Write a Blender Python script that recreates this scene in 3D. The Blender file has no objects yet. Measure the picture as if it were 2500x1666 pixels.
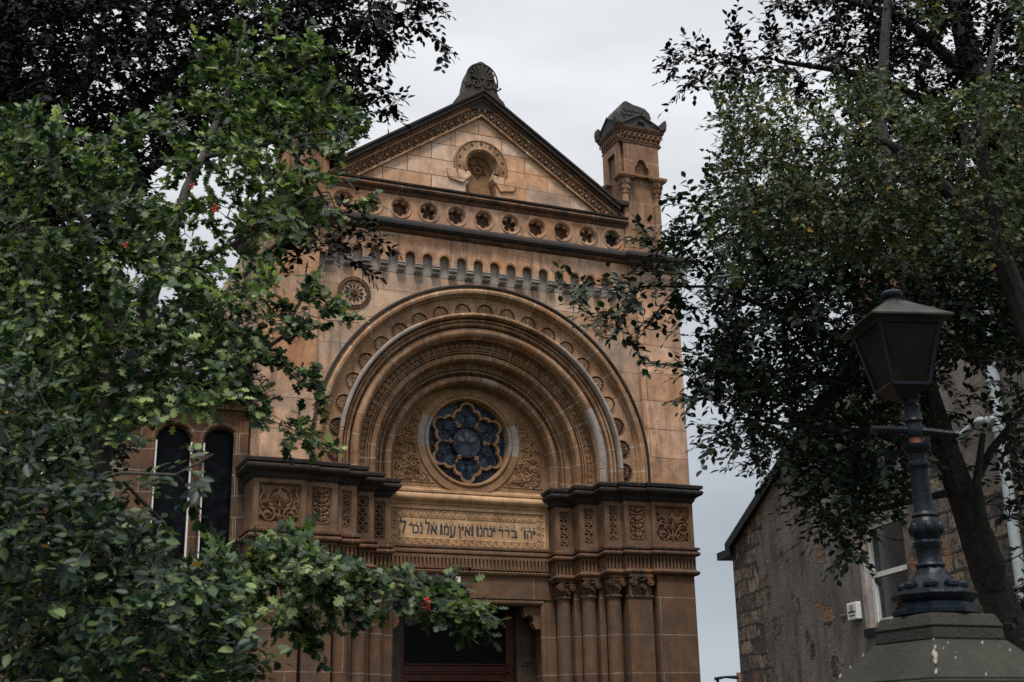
import bpy, math, random
import numpy as np
from mathutils import Vector, Matrix
R = math.radians
PI = math.pi
S = bpy.context.scene
COL = S.collection
# ------------------------------------------------------------------ camera
CAM = np.array([-7.613051, -18.790445, 1.566793])
YAW, PIT, ROLL, FPX = 0.406961, 0.306742, -0.019819, 3095.438
def axes():
    cy, sy, ct, st, cr, sr = math.cos(YAW), math.sin(YAW), math.cos(PIT), math.sin(PIT), math.cos(ROLL), math.sin(ROLL)
    F = np.array([sy*ct, cy*ct, st]); r = np.array([cy, -sy, 0.0]); u = np.cross(r, F)
    return cr*r+sr*u, -sr*r+cr*u, F
AR, AU, AF = axes()
def at(u, v, D):                      # photo pixel (2500 wide) at D metres horizontally
    d = AF + AR*(u-1250)/FPX - AU*(v-833)/FPX
    return CAM + d*(D/math.hypot(d[0], d[1]))
cd = bpy.data.cameras.new('camera'); cam = bpy.data.objects.new('camera', cd); COL.objects.link(cam)
cam.matrix_world = Matrix(((AR[0], AU[0], -AF[0], CAM[0]), (AR[1], AU[1], -AF[1], CAM[1]), (AR[2], AU[2], -AF[2], CAM[2]), (0, 0, 0, 1)))
cd.sensor_width = 36; cd.lens = FPX/2500*36; cd.clip_end = 2000; cd.clip_start = 0.05
cd.dof.use_dof = True; cd.dof.focus_distance = 20.5; cd.dof.aperture_fstop = 7.0
S.camera = cam
# ------------------------------------------------------------------ world, sun, exposure
SUN_EL, SUN_AZ = R(66), R(-156)
w = bpy.data.worlds.new('World'); S.world = w; w.use_nodes = True
nt = w.node_tree; nt.nodes.clear()
def N(t, ty, **k):
    n = t.nodes.new(ty)
    for a, b in k.items():
        if a in n.inputs.keys(): n.inputs[a].default_value = b
        else: setattr(n, a, b)
    return n
sky = N(nt, 'ShaderNodeTexSky', sky_type='NISHITA', sun_disc=False, sun_elevation=SUN_EL, sun_rotation=SUN_AZ)
bgs = N(nt, 'ShaderNodeBackground', Strength=0.012); nt.links.new(sky.outputs[0], bgs.inputs[0])
tc = N(nt, 'ShaderNodeTexCoord'); sep = N(nt, 'ShaderNodeSeparateXYZ'); nt.links.new(tc.outputs['Generated'], sep.inputs[0])
rmp = N(nt, 'ShaderNodeValToRGB'); e = rmp.color_ramp.elements
e[0].position = 0.0; e[0].color = (.36, .42, .49, 1); e[1].position = 1.0; e[1].color = (1.35, 1.38, 1.40, 1)
for p, c in ((.12, (.35, .37, .395, 1)), (.30, (.57, .585, .595, 1)), (.45, (.72, .73, .73, 1)), (.60, (.80, .805, .80, 1))):
    q = e.new(p); q.color = c
nt.links.new(sep.outputs[2], rmp.inputs[0])
mp = N(nt, 'ShaderNodeMapping'); mp.inputs['Scale'].default_value = (1, 1, 4.5); nt.links.new(tc.outputs['Generated'], mp.inputs[0])
nz = N(nt, 'ShaderNodeTexNoise', Scale=2.2, Detail=5.0, Roughness=.55); nt.links.new(mp.outputs[0], nz.inputs[0])
mr = N(nt, 'ShaderNodeMapRange'); mr.inputs[1].default_value = .3; mr.inputs[2].default_value = .7; mr.inputs[3].default_value = .80; mr.inputs[4].default_value = 1.13
nt.links.new(nz.outputs[0], mr.inputs[0])
vm = N(nt, 'ShaderNodeVectorMath', operation='SCALE'); nt.links.new(rmp.outputs[0], vm.inputs[0]); nt.links.new(mr.outputs[0], vm.inputs['Scale'])
bgc = N(nt, 'ShaderNodeBackground', Strength=0.50); nt.links.new(vm.outputs[0], bgc.inputs[0])
ad = N(nt, 'ShaderNodeAddShader'); nt.links.new(bgs.outputs[0], ad.inputs[0]); nt.links.new(bgc.outputs[0], ad.inputs[1])
wo = N(nt, 'ShaderNodeOutputWorld'); nt.links.new(ad.outputs[0], wo.inputs[0])
sd = bpy.data.lights.new('sun', 'SUN'); sd.energy = 1.5; sd.angle = R(12); sd.color = (1.0, .95, .87)
so = bpy.data.objects.new('sun', sd); COL.objects.link(so)
sdir = Vector((math.cos(SUN_EL)*math.sin(SUN_AZ), math.cos(SUN_EL)*math.cos(SUN_AZ), math.sin(SUN_EL)))
so.rotation_euler = sdir.to_track_quat('Z', 'Y').to_euler(); so.location = (-12, -20, 30)
S.view_settings.view_transform = 'Standard'; S.view_settings.look = 'None'; S.view_settings.exposure = 1.07; S.view_settings.gamma = 1
S.render.engine = 'CYCLES'; S.cycles.use_denoising = False; S.cycles.sample_clamp_indirect = 4.0; S.cycles.max_bounces = 6; S.cycles.diffuse_bounces = 1
S.cycles.transparent_max_bounces = 6
rnd = random.Random(7); npr = np.random.RandomState(11)
# ------------------------------------------------------------------ materials
def mat(name):
    m = bpy.data.materials.new(name); m.use_nodes = True; t = m.node_tree; t.nodes.clear()
    o = N(t, 'ShaderNodeOutputMaterial'); b = N(t, 'ShaderNodeBsdfPrincipled'); t.links.new(b.outputs[0], o.inputs[0])
    return m, t, b, o
def C4(c): return (c[0], c[1], c[2], 1)
def noise(t, vec, scale, detail=5, rough=.55):
    n = N(t, 'ShaderNodeTexNoise', Scale=scale, Detail=float(detail), Roughness=rough); t.links.new(vec, n.inputs[0]); return n.outputs[0]
def ramp(t, f, a, b, ca=(0, 0, 0), cb=(1, 1, 1)):
    r = N(t, 'ShaderNodeValToRGB'); r.color_ramp.elements[0].position = a; r.color_ramp.elements[1].position = b
    r.color_ramp.elements[0].color = C4(ca); r.color_ramp.elements[1].color = C4(cb); t.links.new(f, r.inputs[0]); return r.outputs[0]
def mix(t, f, a, b, mode='MIX'):
    m = N(t, 'ShaderNodeMix', data_type='RGBA', blend_type=mode)
    for s, x in ((m.inputs[0], f), (m.inputs[6], a), (m.inputs[7], b)):
        if isinstance(x, (int, float)): s.default_value = x
        elif isinstance(x, tuple): s.default_value = C4(x)
        else: t.links.new(x, s)
    return m.outputs[2]
def mapped(t, vec, sc, loc=(0, 0, 0)):
    m = N(t, 'ShaderNodeMapping'); m.inputs['Scale'].default_value = sc; m.inputs['Location'].default_value = loc; t.links.new(vec, m.inputs[0]); return m.outputs[0]
def stone(name, c1, c2, bw=1.0, rh=.5, zoff=0.0, xoff=0.0, mcol=(.40, .36, .30), msz=.006, arch=0.0, orange=.35, soot=.3, sootc=(.02, .019, .02), bump=.25, orc=(.33, .13, .045), grey=.0, seed=0.0, rough=.9, zc=5.98):
    m, t, b, o = mat(name); g = N(t, 'ShaderNodeNewGeometry').outputs['Position']
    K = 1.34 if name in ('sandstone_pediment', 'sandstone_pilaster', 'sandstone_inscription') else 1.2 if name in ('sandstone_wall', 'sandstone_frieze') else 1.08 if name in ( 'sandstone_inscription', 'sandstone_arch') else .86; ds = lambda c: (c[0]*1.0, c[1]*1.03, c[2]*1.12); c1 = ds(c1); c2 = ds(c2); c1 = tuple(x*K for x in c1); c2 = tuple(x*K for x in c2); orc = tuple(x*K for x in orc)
    s = N(t, 'ShaderNodeSeparateXYZ'); t.links.new(g, s.inputs[0])
    def mth(op, a, bb=None):
        n = N(t, 'ShaderNodeMath', operation=op)
        for i, x in enumerate((a, bb)):
            if x is None: continue
            if isinstance(x, (int, float)): n.inputs[i].default_value = x
            else: t.links.new(x, n.inputs[i])
        return n.outputs[0]
    cmb = N(t, 'ShaderNodeCombineXYZ')
    if arch:
        a = mth('ARCTAN2', mth('SUBTRACT', s.outputs[2], zc), s.outputs[0]); t.links.new(mth('ADD', mth('MULTIPLY', a, 1.0), 4.0), cmb.inputs[0]); cmb.inputs[1].default_value = 3.3; bw, rh, msz = arch, 50, .0042; mcol = (.5, .46, .4)
    else:
        t.links.new(mth('ADD', mth('ADD', s.outputs[0], mth('MULTIPLY', s.outputs[1], .997)), 40.0+xoff), cmb.inputs[0]); t.links.new(mth('SUBTRACT', s.outputs[2], zoff-20*rh), cmb.inputs[1])
    jit = noise(t, g, 5, 2); jv = N(t, 'ShaderNodeVectorMath', operation='SCALE'); t.links.new(N(t, 'ShaderNodeTexNoise', Scale=4.0).outputs[1], jv.inputs[0]); jv.inputs['Scale'].default_value = .012 if not arch else .0
    av = N(t, 'ShaderNodeVectorMath', operation='ADD'); t.links.new(cmb.outputs[0], av.inputs[0]); t.links.new(jv.outputs[0], av.inputs[1])
    br = N(t, 'ShaderNodeTexBrick', Scale=1.0, offset=.5 if not arch else 0.0, squash=1.0)
    br.inputs['Color1'].default_value = C4(c1); br.inputs['Color2'].default_value = C4(c2); br.inputs['Mortar'].default_value = C4(mcol)
    br.inputs['Mortar Size'].default_value = msz; br.inputs['Mortar Smooth'].default_value = .2; br.inputs['Brick Width'].default_value = bw; br.inputs['Row Height'].default_value = rh
    t.links.new(av.outputs[0], br.inputs[0])
    off = mapped(t, g, (1, 1, 1), (seed, seed*1.7, seed*.3))
    n1 = ramp(t, noise(t, off, 1.1, 6, .62), .42, .68)
    body = mix(t, mix(t, .5, n1, n1), br.outputs[0], orc)
    om = N(t, 'ShaderNodeMath', operation='MULTIPLY'); t.links.new(n1, om.inputs[0]); om.inputs[1].default_value = orange
    col = mix(t, om.outputs[0], br.outputs[0], orc)
    if grey:
        gm = N(t, 'ShaderNodeMath', operation='MULTIPLY'); t.links.new(ramp(t, noise(t, mapped(t, g, (1, 1, 1.4), (9+seed, 3, 1)), .9, 5), .5, .62), gm.inputs[0]); gm.inputs[1].default_value = grey
        col = mix(t, gm.outputs[0], col, (.30, .28, .26))
    fine = ramp(t, noise(t, g, 34, 4, .7), .25, .75, (.78, .78, .78), (1.15, 1.15, 1.15)); col = mix(t, 1.0, col, fine, 'MULTIPLY')
    med = ramp(t, noise(t, off, 3.6, 7, .70), .32, .68, (.58, .55, .54), (1.2, 1.19, 1.17)); col = mix(t, 1.0, col, med, 'MULTIPLY')
    st = ramp(t, noise(t, mapped(t, g, (2.6, 2.6, .8), (seed+2, 0, seed)), 1.5, 7, .68), .46, .70)
    sm = N(t, 'ShaderNodeMath', operation='MULTIPLY'); t.links.new(st, sm.inputs[0]); sm.inputs[1].default_value = soot; sm.use_clamp = True
    col = mix(t, sm.outputs[0], col, sootc)
    s2m = N(t, 'ShaderNodeMath', operation='MULTIPLY'); t.links.new(ramp(t, noise(t, mapped(t, g, (7, 7, .75), (seed, 5, 2)), 1.3, 6, .6), .54, .70), s2m.inputs[0]); s2m.inputs[1].default_value = min(.6, soot*.9)
    col = mix(t, s2m.outputs[0], col, tuple(x*.6 for x in sootc))
    t.links.new(col, b.inputs['Base Color']); b.inputs['Roughness'].default_value = rough
    h = mix(t, .5, noise(t, g, 26, 5, .65), noise(t, g, 90, 3, .6))
    h2 = N(t, 'ShaderNodeMath', operation='MULTIPLY_ADD'); t.links.new(br.outputs[1], h2.inputs[0]); h2.inputs[1].default_value = -.5 if not arch else -.15; t.links.new(h, h2.inputs[2])
    bp = N(t, 'ShaderNodeBump', Strength=bump, Distance=.02); t.links.new(h2.outputs[0], bp.inputs['Height']); t.links.new(bp.outputs[0], b.inputs['Normal'])
    return m
def plain(name, c, rough=.6, metal=0.0, var=.25, scale=12, bump=.1, spec=None):
    m, t, b, o = mat(name); g = N(t, 'ShaderNodeNewGeometry').outputs['Position']
    f = ramp(t, noise(t, g, scale, 5), .3, .7, tuple(x*(1-var) for x in c), tuple(x*(1+var) for x in c))
    t.links.new(f, b.inputs['Base Color']); b.inputs['Roughness'].default_value = rough; b.inputs['Metallic'].default_value = metal
    if spec is not None: b.inputs['Specular IOR Level'].default_value = spec
    bp = N(t, 'ShaderNodeBump', Strength=bump, Distance=.01); t.links.new(noise(t, g, scale*3, 4), bp.inputs['Height']); t.links.new(bp.outputs[0], b.inputs['Normal'])
    return m
TAN1, TAN2 = (.44, .27, .15), (.56, .38, .24)
M = {}
M['ped'] = stone('sandstone_pediment', (.44, .24, .12), (.60, .45, .33), bw=.88, rh=.305, zoff=10.64, msz=.009, mcol=(.12, .08, .05), orange=.55, soot=.28, sootc=(.12, .08, .06), grey=.6, orc=(.47, .22, .09), seed=2)
M['wall'] = stone('sandstone_wall', (.40, .24, .135), (.52, .36, .24), bw=.98, rh=.5, zoff=6.20, msz=.007, mcol=(.2, .14, .1), orange=.5, soot=.5, sootc=(.11, .075, .055), grey=.45, orc=(.40, .19, .08), seed=5)
M['frieze'] = stone('sandstone_frieze', (.42, .23, .12), (.52, .33, .20), bw=.5, rh=3.0, zoff=9.5, xoff=.25, orange=.8, soot=.7, sootc=(.07, .04, .03), grey=.3, orc=(.36, .13, .04), seed=8)
M['pil'] = stone('sandstone_pilaster', (.38, .20, .10), (.52, .33, .21), bw=2.2, rh=.505, zoff=6.20, mcol=(.16, .10, .06), msz=.008, orange=.6, soot=.55, sootc=(.12, .075, .055), orc=(.36, .15, .055), grey=.35, seed=12)
M['low'] = stone('sandstone_lower', (.120, .063, .032), (.168, .096, .054), bw=2.1, rh=.61, zoff=3.23, orange=.35, soot=.55, sootc=(.075, .052, .036), orc=(.22, .095, .035), mcol=(.34, .30, .25), seed=15, bump=.18)  # darker than the upper stone: staining plus tree shade put into the colour
M['panel'] = stone('sandstone_carved', (.185, .105, .055), (.225, .135, .076), bw=3.1, rh=4.0, zoff=4.0, orange=.45, soot=.35, sootc=(.06, .04, .028), orc=(.25, .10, .035), msz=.0, seed=19)  # carved zone likewise carries stain and tree shade in its base colour
M['text'] = stone('sandstone_inscription', (.40, .25, .13), (.44, .27, .14), bw=5, rh=5.0, zoff=2.5, orange=.3, soot=.25, sootc=(.16, .09, .045), orc=(.35, .17, .07), msz=0., seed=23)
M['ring'] = stone('sandstone_arch', (.33, .18, .085), (.44, .27, .15), arch=.1594, orange=.6, soot=.55, orc=(.34, .145, .05), sootc=(.05, .036, .026), seed=27)
M['ring2'] = stone('sandstone_arch_inner', (.33, .18, .085), (.40, .235, .12), arch=.176, orange=.6, soot=.5, orc=(.32, .125, .035), sootc=(.06, .04, .03), seed=31)
M['tymp'] = stone('sandstone_tympanum', (.37, .21, .10), (.43, .255, .13), bw=9, rh=9, zoff=1, orange=.45, soot=.2, orc=(.35, .15, .05), sootc=(.10, .06, .035), msz=0., seed=35)
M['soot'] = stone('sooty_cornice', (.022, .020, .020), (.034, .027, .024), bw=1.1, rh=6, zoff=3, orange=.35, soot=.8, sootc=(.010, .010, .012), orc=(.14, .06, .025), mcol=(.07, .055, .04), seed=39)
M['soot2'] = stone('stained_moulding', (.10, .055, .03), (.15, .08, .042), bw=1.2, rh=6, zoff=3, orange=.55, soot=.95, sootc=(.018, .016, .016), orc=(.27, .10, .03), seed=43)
M['grey'] = stone('pale_repair_stone', (.37, .315, .26), (.43, .375, .32), bw=3, rh=3, orange=.1, soot=.2, sootc=(.2, .17, .14), msz=0., seed=47)
M['finial'] = stone('weathered_finial_stone', (.055, .055, .05), (.09, .085, .075), bw=5, rh=5, orange=.35, soot=.7, orc=(.15, .09, .05), msz=0., seed=51, bump=.5)
M['turret'] = stone('turret_stone', (.30, .16, .08), (.40, .23, .13), bw=.8, rh=.40, zoff=10.2, orange=.5, soot=.45, orc=(.33, .13, .045), seed=55)
M['slate'] = stone('grey_slate', (.075, .08, .09), (.15, .155, .165), bw=.28, rh=.10, mcol=(.02, .02, .02), msz=.01, orange=.05, soot=.3, seed=59, rough=.5, bump=.8)
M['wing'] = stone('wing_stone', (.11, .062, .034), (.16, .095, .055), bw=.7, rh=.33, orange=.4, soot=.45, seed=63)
M['gold'] = plain('rubble_fill', (.1, .07, .05))
M['ink'] = plain('dark_lettering', (.030, .040, .048), .8, var=.1)
M['wood'] = plain('red_brown_wood', (.05, .010, .005), .35, var=.4, scale=6)
M['panelwood'] = plain('grey_brown_panelling', (.045, .032, .022), .5, var=.3, scale=5)
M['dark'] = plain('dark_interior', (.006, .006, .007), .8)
M['iron'] = plain('blue_black_paint', (.0030, .0068, .0125), .38, metal=0., var=.7, scale=22, bump=.25, spec=.22)
M['rust'] = plain('rusty_iron', (.14, .05, .025), .8, var=.5, scale=30, bump=.5)
M['white'] = plain('white_paint', (.75, .75, .73), .5, var=.12)
M['pvc'] = plain('pale_plastic_pipe', (.36, .40, .43), .4, var=.12)
M['leadm'] = plain('dark_lead', (.012, .012, .014), .7, spec=.2)
M['bark'] = plain('grey_bark', (.05, .046, .038), .9, var=.5, scale=18, bump=.8)
M['darkbark'] = plain('dark_bark', (.022, .021, .022), .9, var=.5, scale=14, bump=.8)
M['berry'] = plain('red_berry', (.42, .02, .01), .3, var=.2)
M['grass'] = plain('grass_ground', (.035, .055, .02), .95, var=.5, scale=3)
def glassy(name, c, lead=None, sc=9.0, w=.02, rough=.12, spec=.2):
    m, t, b, o = mat(name); g = N(t, 'ShaderNodeNewGeometry').outputs['Position']
    col = ramp(t, noise(t, g, 7, 3), .35, .65, tuple(x*.5 for x in c), tuple(x*1.8 for x in c))
    if lead:
        v = N(t, 'ShaderNodeTexVoronoi', feature='DISTANCE_TO_EDGE', Scale=sc); t.links.new(mapped(t, g, (1, .01, 1)), v.inputs[0])
        col = mix(t, ramp(t, v.outputs[0], w*.4, w, (1, 1, 1), (0, 0, 0)), col, lead)
        v2 = N(t, 'ShaderNodeTexVoronoi', feature='F1', Scale=sc); t.links.new(mapped(t, g, (1, .01, 1)), v2.inputs[0])
        bp = N(t, 'ShaderNodeBump', Strength=.35, Distance=.02); t.links.new(v2.outputs['Distance'], bp.inputs['Height']); t.links.new(bp.outputs[0], b.inputs['Normal'])
    t.links.new(col, b.inputs['Base Color']); b.inputs['Roughness'].default_value = rough; b.inputs['Specular IOR Level'].default_value = spec
    return m
M['rose'] = glassy('rose_glass', (.014, .024, .042), (.085, .11, .14), 11.0, .03, .28)
M['rosec'] = glassy('rose_centre_glass', (.032, .045, .062), (.012, .014, .018), 9.0, .045, .22)
M['pane'] = glassy('window_pane', (.012, .022, .028), None, rough=.08, spec=.5)
M['leadglass'] = glassy('leaded_glass', (.003, .004, .006), (.014, .016, .02), 6.0, .012, .35, .10)
M['smoke'] = glassy('dirty_lantern_glass', (.008, .0062, .0065), None, rough=.5, spec=.12)
def leafmat(name, cols, trans=.25, rough=.45, spots=None, sp=.97, spec=.5):
    m, t, b, o = mat(name); g = N(t, 'ShaderNodeNewGeometry'); cols = [tuple(x*.62 for x in c) for c in cols]
    r = N(t, 'ShaderNodeValToRGB'); el = r.color_ramp.elements; el[0].color = C4(cols[0]); el[0].position = 0; el[1].color = C4(cols[-1]); el[1].position = .95
    for i, c in enumerate(cols[1:-1]): q = el.new((i+1)/(len(cols)-1)*.95); q.color = C4(c)
    if spots: q = el.new(sp); q.color = C4(cols[-1]); q = el.new(min(sp+.004, .999)); q.color = C4(spots)
    t.links.new(g.outputs['Random Per Island'], r.inputs[0])
    cl = ramp(t, noise(t, g.outputs['Position'], 1.6, 3), .3, .7, (.42, .46, .52), (1.45, 1.4, 1.2)); col = mix(t, 1.0, r.outputs[0], cl, 'MULTIPLY')
    t.links.new(col, b.inputs['Base Color']); b.inputs['Roughness'].default_value = rough; b.inputs['Specular IOR Level'].default_value = spec
    tr = N(t, 'ShaderNodeBsdfTranslucent'); t.links.new(mix(t, 1.0, col, (1.3, 1.5, .7), 'MULTIPLY'), tr.inputs[0])
    ms = N(t, 'ShaderNodeMixShader'); ms.inputs[0].default_value = trans; t.links.new(b.outputs[0], ms.inputs[1]); t.links.new(tr.outputs[0], ms.inputs[2]); t.links.new(ms.outputs[0], o.inputs[0])
    return m
M['haw'] = leafmat('hawthorn_leaf', [(.010, .034, .025), (.036, .082, .040), (.13, .21, .08), (.42, .52, .22)], .26, .48, spec=.3)  # ramp puts teal shadow and sunlit highlight tones into the leaf colour
M['privet'] = leafmat('privet_leaf', [(.008, .026, .020), (.020, .052, .034), (.045, .09, .048), (.20, .28, .11)], .18, .46, spec=.3, spots=(.40, .18, .06), sp=.9955)
M['copper'] = leafmat('copper_beech_leaf', [(.005, .006, .006), (.009, .010, .010), (.015, .013, .013), (.024, .030, .024)], .12, .55, spec=.15)
M['beech'] = leafmat('green_beech_leaf', [(.012, .026, .020), (.020, .040, .028), (.028, .055, .035), (.05, .08, .04)], .12, .45, spec=.28)
M['birch'] = leafmat('birch_leaf', [(.030, .050, .028), (.055, .085, .04), (.10, .135, .06), (.20, .23, .10)], .2, .55, spec=.25, spots=(.42, .26, .06), sp=.985)
M['backleaf'] = leafmat('background_leaf', [(.02, .04, .018), (.05, .08, .03), (.12, .15, .05)], .2, .5)
# ------------------------------------------------------------------ mesh kit
class MB:
    def __init__(s): s.v = []; s.f = []
    def add(s, vs, fs):
        o = len(s.v); s.v += [tuple(map(float, p)) for p in vs]; s.f += [tuple(i+o for i in f) for f in fs]; return s
    def box(s, x0, x1, y0, y1, z0, z1):
        return s.add([(x0, y0, z0), (x1, y0, z0), (x1, y1, z0), (x0, y1, z0), (x0, y0, z1), (x1, y0, z1), (x1, y1, z1), (x0, y1, z1)],
                     [(0, 3, 2, 1), (4, 5, 6, 7), (0, 1, 5, 4), (1, 2, 6, 5), (2, 3, 7, 6), (3, 0, 4, 7)])
    def frustum(s, cx, cy, z0, z1, a, b, rot=0, n=4, cap=True, tx=0, ty=0):
        vs = []
        for z, r, dx, dy in ((z0, a, 0, 0), (z1, b, tx, ty)):
            for i in range(n):
                t = rot+2*PI*(i+.5)/n; vs.append((cx+dx+r*math.cos(t), cy+dy+r*math.sin(t), z))
        fs = [(i, (i+1) % n, n+(i+1) % n, n+i) for i in range(n)]
        if cap: fs += [tuple(range(n-1, -1, -1)), tuple(range(n, 2*n))]
        return s.add(vs, fs)
    def lathe(s, cx, cy, prof, n=20):
        vs = [(cx+r*math.cos(2*PI*i/n), cy+r*math.sin(2*PI*i/n), z) for r, z in prof for i in range(n)]
        fs = [(j*n+i, j*n+(i+1) % n, (j+1)*n+(i+1) % n, (j+1)*n+i) for j in range(len(prof)-1) for i in range(n)]
        fs += [tuple(range(n-1, -1, -1)), tuple(range((len(prof)-1)*n, len(prof)*n))]
        return s.add(vs, fs)
    def tube(s, pts, rad, n=6, flat=1.0):
        P = np.array(pts, float); k = len(P)
        rad = [rad]*k if isinstance(rad, (int, float)) else list(rad)
        T = np.gradient(P, axis=0); T /= np.linalg.norm(T, axis=1)[:, None]+1e-9
        ref = np.array([0, 1.0, 0]) if abs(T[:, 1]).max() < .9 else np.array([.3, .2, .93])
        vs = []
        for i in range(k):
            a = np.cross(T[i], ref); a /= np.linalg.norm(a)+1e-9; b = np.cross(a, T[i])
            for j in range(n):
                t = 2*PI*j/n; vs.append(P[i]+rad[i]*(a*math.cos(t)+b*math.sin(t)*flat))
        fs = [(j*n+i, j*n+(i+1) % n, (j+1)*n+(i+1) % n, (j+1)*n+i) for j in range(k-1) for i in range(n)]
        fs += [tuple(range(n-1, -1, -1)), tuple(range((k-1)*n, k*n))]
        return s.add(vs, fs)
    def blob(s, c, r, n=8, m=5):
        vs = []; rx, ry, rz = r
        for j in range(m+1):
            p = PI*j/m
            for i in range(n):
                t = 2*PI*i/n; vs.append((c[0]+rx*math.sin(p)*math.cos(t), c[1]+ry*math.sin(p)*math.sin(t), c[2]+rz*math.cos(p)))
        return s.add(vs, [(j*n+i, (j+1)*n+i, (j+1)*n+(i+1) % n, j*n+(i+1) % n) for j in range(m) for i in range(n)])
    def leafblob(s, x, z, y, L, W, ang, D=.02):           # relief leaf lying on a front face
        vs = []; ca, sa = math.cos(ang), math.sin(ang)
        n = 8
        for k in range(n+1):
            t = k/n; wv = W*math.sin(PI*t)**.7*(1+.25*math.cos(t*PI*5)); px = L*t
            for q, d in ((-wv, 0), (-wv*.4, D), (0, D*.45), (wv*.4, D), (wv, 0)):
                vs.append((x+px*ca-q*sa, y-d*math.sin(PI*min(t+.08, 1)), z+px*sa+q*ca))
        return s.add(vs, [(k*5+i, k*5+i+1, (k+1)*5+i+1, (k+1)*5+i) for k in range(n) for i in range(4)])
    def prism(s, poly, y0, y1):                            # polygon in x,z extruded along y
        n = len(poly)
        return s.add([(x, y0, z) for x, z in poly]+[(x, y1, z) for x, z in poly], [tuple(range(n)), tuple(range(2*n-1, n-1, -1))]+[(i, n+i, n+(i+1) % n, (i+1) % n) for i in range(n)])
    def plate(s, outer, inner, y, depth=0.0, oy=0.0):     # front face between two outlines, with optional reveal depth
        n = len(outer)
        vs = [(x, y, z) for x, z in outer]+[(x, y, z) for x, z in inner]
        fs = [(i, (i+1) % n, n+(i+1) % n, n+i) for i in range(n)]
        if depth:
            vs += [(x, y+depth, z) for x, z in inner]; fs += [(n+i, n+(i+1) % n, 2*n+(i+1) % n, 2*n+i) for i in range(n)]
        if oy:
            b = len(vs); vs += [(x, y+oy, z) for x, z in outer]; fs += [(i, (i+1) % n, b+(i+1) % n, b+i) for i in range(n)]
        return s.add(vs, fs)
    def loft(s, rows, close=False):
        n = len(rows[0]); vs = [p for r in rows for p in r]
        return s.add(vs, [(j*n+i, j*n+(i+1) % n, (j+1)*n+(i+1) % n, (j+1)*n+i) for j in range(len(rows)-1) for i in range(n if close else n-1)])
    def ring(s, prof, zc, z0, a0=0.0, a1=PI, n=72, stilt=True):   # profile (r,y) swept round an arch
        rows = []
        A = [a0+(a1-a0)*i/n for i in range(n+1)]
        if stilt and z0 is not None: rows.append([(r, y, z0) for r, y in prof])
        for a in A: rows.append([(r*math.cos(a), y, zc+r*math.sin(a)) for r, y in prof])
        if stilt and z0 is not None: rows.append([(-r, y, z0) for r, y in prof])
        return s.loft(rows)
    def build(s, name, m, parent=None, smooth=False, bevel=0.0):
        me = bpy.data.meshes.new(name); me.from_pydata(s.v, [], s.f); me.materials.append(m); me.update()
        o = bpy.data.objects.new(name, me); COL.objects.link(o)
        if parent is not None:
            o.parent = parent; o.location = Vector((0, 0, 0))
            o.matrix_parent_inverse = Matrix.Translation(-Vector(parent.get('wp', (0, 0, 0))))
        if smooth:
            me.polygons.foreach_set('use_smooth', [True]*len(me.polygons))
            try: me.set_sharp_from_angle(angle=R(38))
            except Exception: pass
        if bevel:
            b = o.modifiers.new('bevel', 'BEVEL'); b.width = bevel; b.segments = 1; b.limit_method = 'ANGLE'
        o['wp'] = (0.0, 0.0, 0.0)
        return o
def thing(name, label, cat, loc, group=None):
    o = bpy.data.objects.new(name, None); COL.objects.link(o); o.location = loc; o.empty_display_size = .2
    o['wp'] = tuple(map(float, loc)); o['label'] = label; o['category'] = cat
    if group: o['group'] = group
    return o
def tag(o, label, cat, group=None):
    o['label'] = label; o['category'] = cat
    if group: o['group'] = group
    return o
def arc(cx, cz, r, a0, a1, n, y=None, ez=1.0):
    return [((cx+r*math.cos(a0+(a1-a0)*i/n),) + (() if y is None else (y,)) + (cz+r*ez*math.sin(a0+(a1-a0)*i/n),)) for i in range(n+1)]
def spiral(cx, cz, y, r0, r1, a0, turns, n=20):
    return [(cx+(r0+(r1-r0)*i/n)*math.cos(a0+turns*2*PI*i/n), y, cz+(r0+(r1-r0)*i/n)*math.sin(a0+turns*2*PI*i/n)) for i in range(n+1)]
def rectpt(cx, cz, x0, x1, z0, z1, a):
    c, s_ = math.cos(a), math.sin(a); t = 1e9
    if c > 1e-9: t = min(t, (x1-cx)/c)
    if c < -1e-9: t = min(t, (x0-cx)/c)
    if s_ > 1e-9: t = min(t, (z1-cz)/s_)
    if s_ < -1e-9: t = min(t, (z0-cz)/s_)
    return (cx+c*t, cz+s_*t)
def rect_angles(cx, cz, x0, x1, z0, z1, n):
    A = sorted(set([2*PI*i/n for i in range(n)]+[math.atan2(z-cz, x-cx) % (2*PI) for x in (x0, x1) for z in (z0, z1)])); return A
# ------------------------------------------------------------------ ground
gm = MB().add([(-300, -300, 0), (300, -300, 0), (300, 300, 0), (-300, 300, 0)], [(0, 1, 2, 3)]); g_ = gm.build('ground', M['grass']); g_['kind'] = 'structure'
pth = MB().add([(-9.5, -24, .004), (-4.7, -24, .004), (2.2, -.5, .004), (-2.2, -.5, .004)], [(0, 1, 2, 3)]).build('path', M['low']); pth['kind'] = 'structure'
# ================================================================== SYNAGOGUE
SY = thing('synagogue', 'ornate sandstone synagogue front with a great round arch, gable and Hebrew inscription', 'synagogue', (0, 0, 0))
ZC, Z0 = 5.98, 5.70
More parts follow.
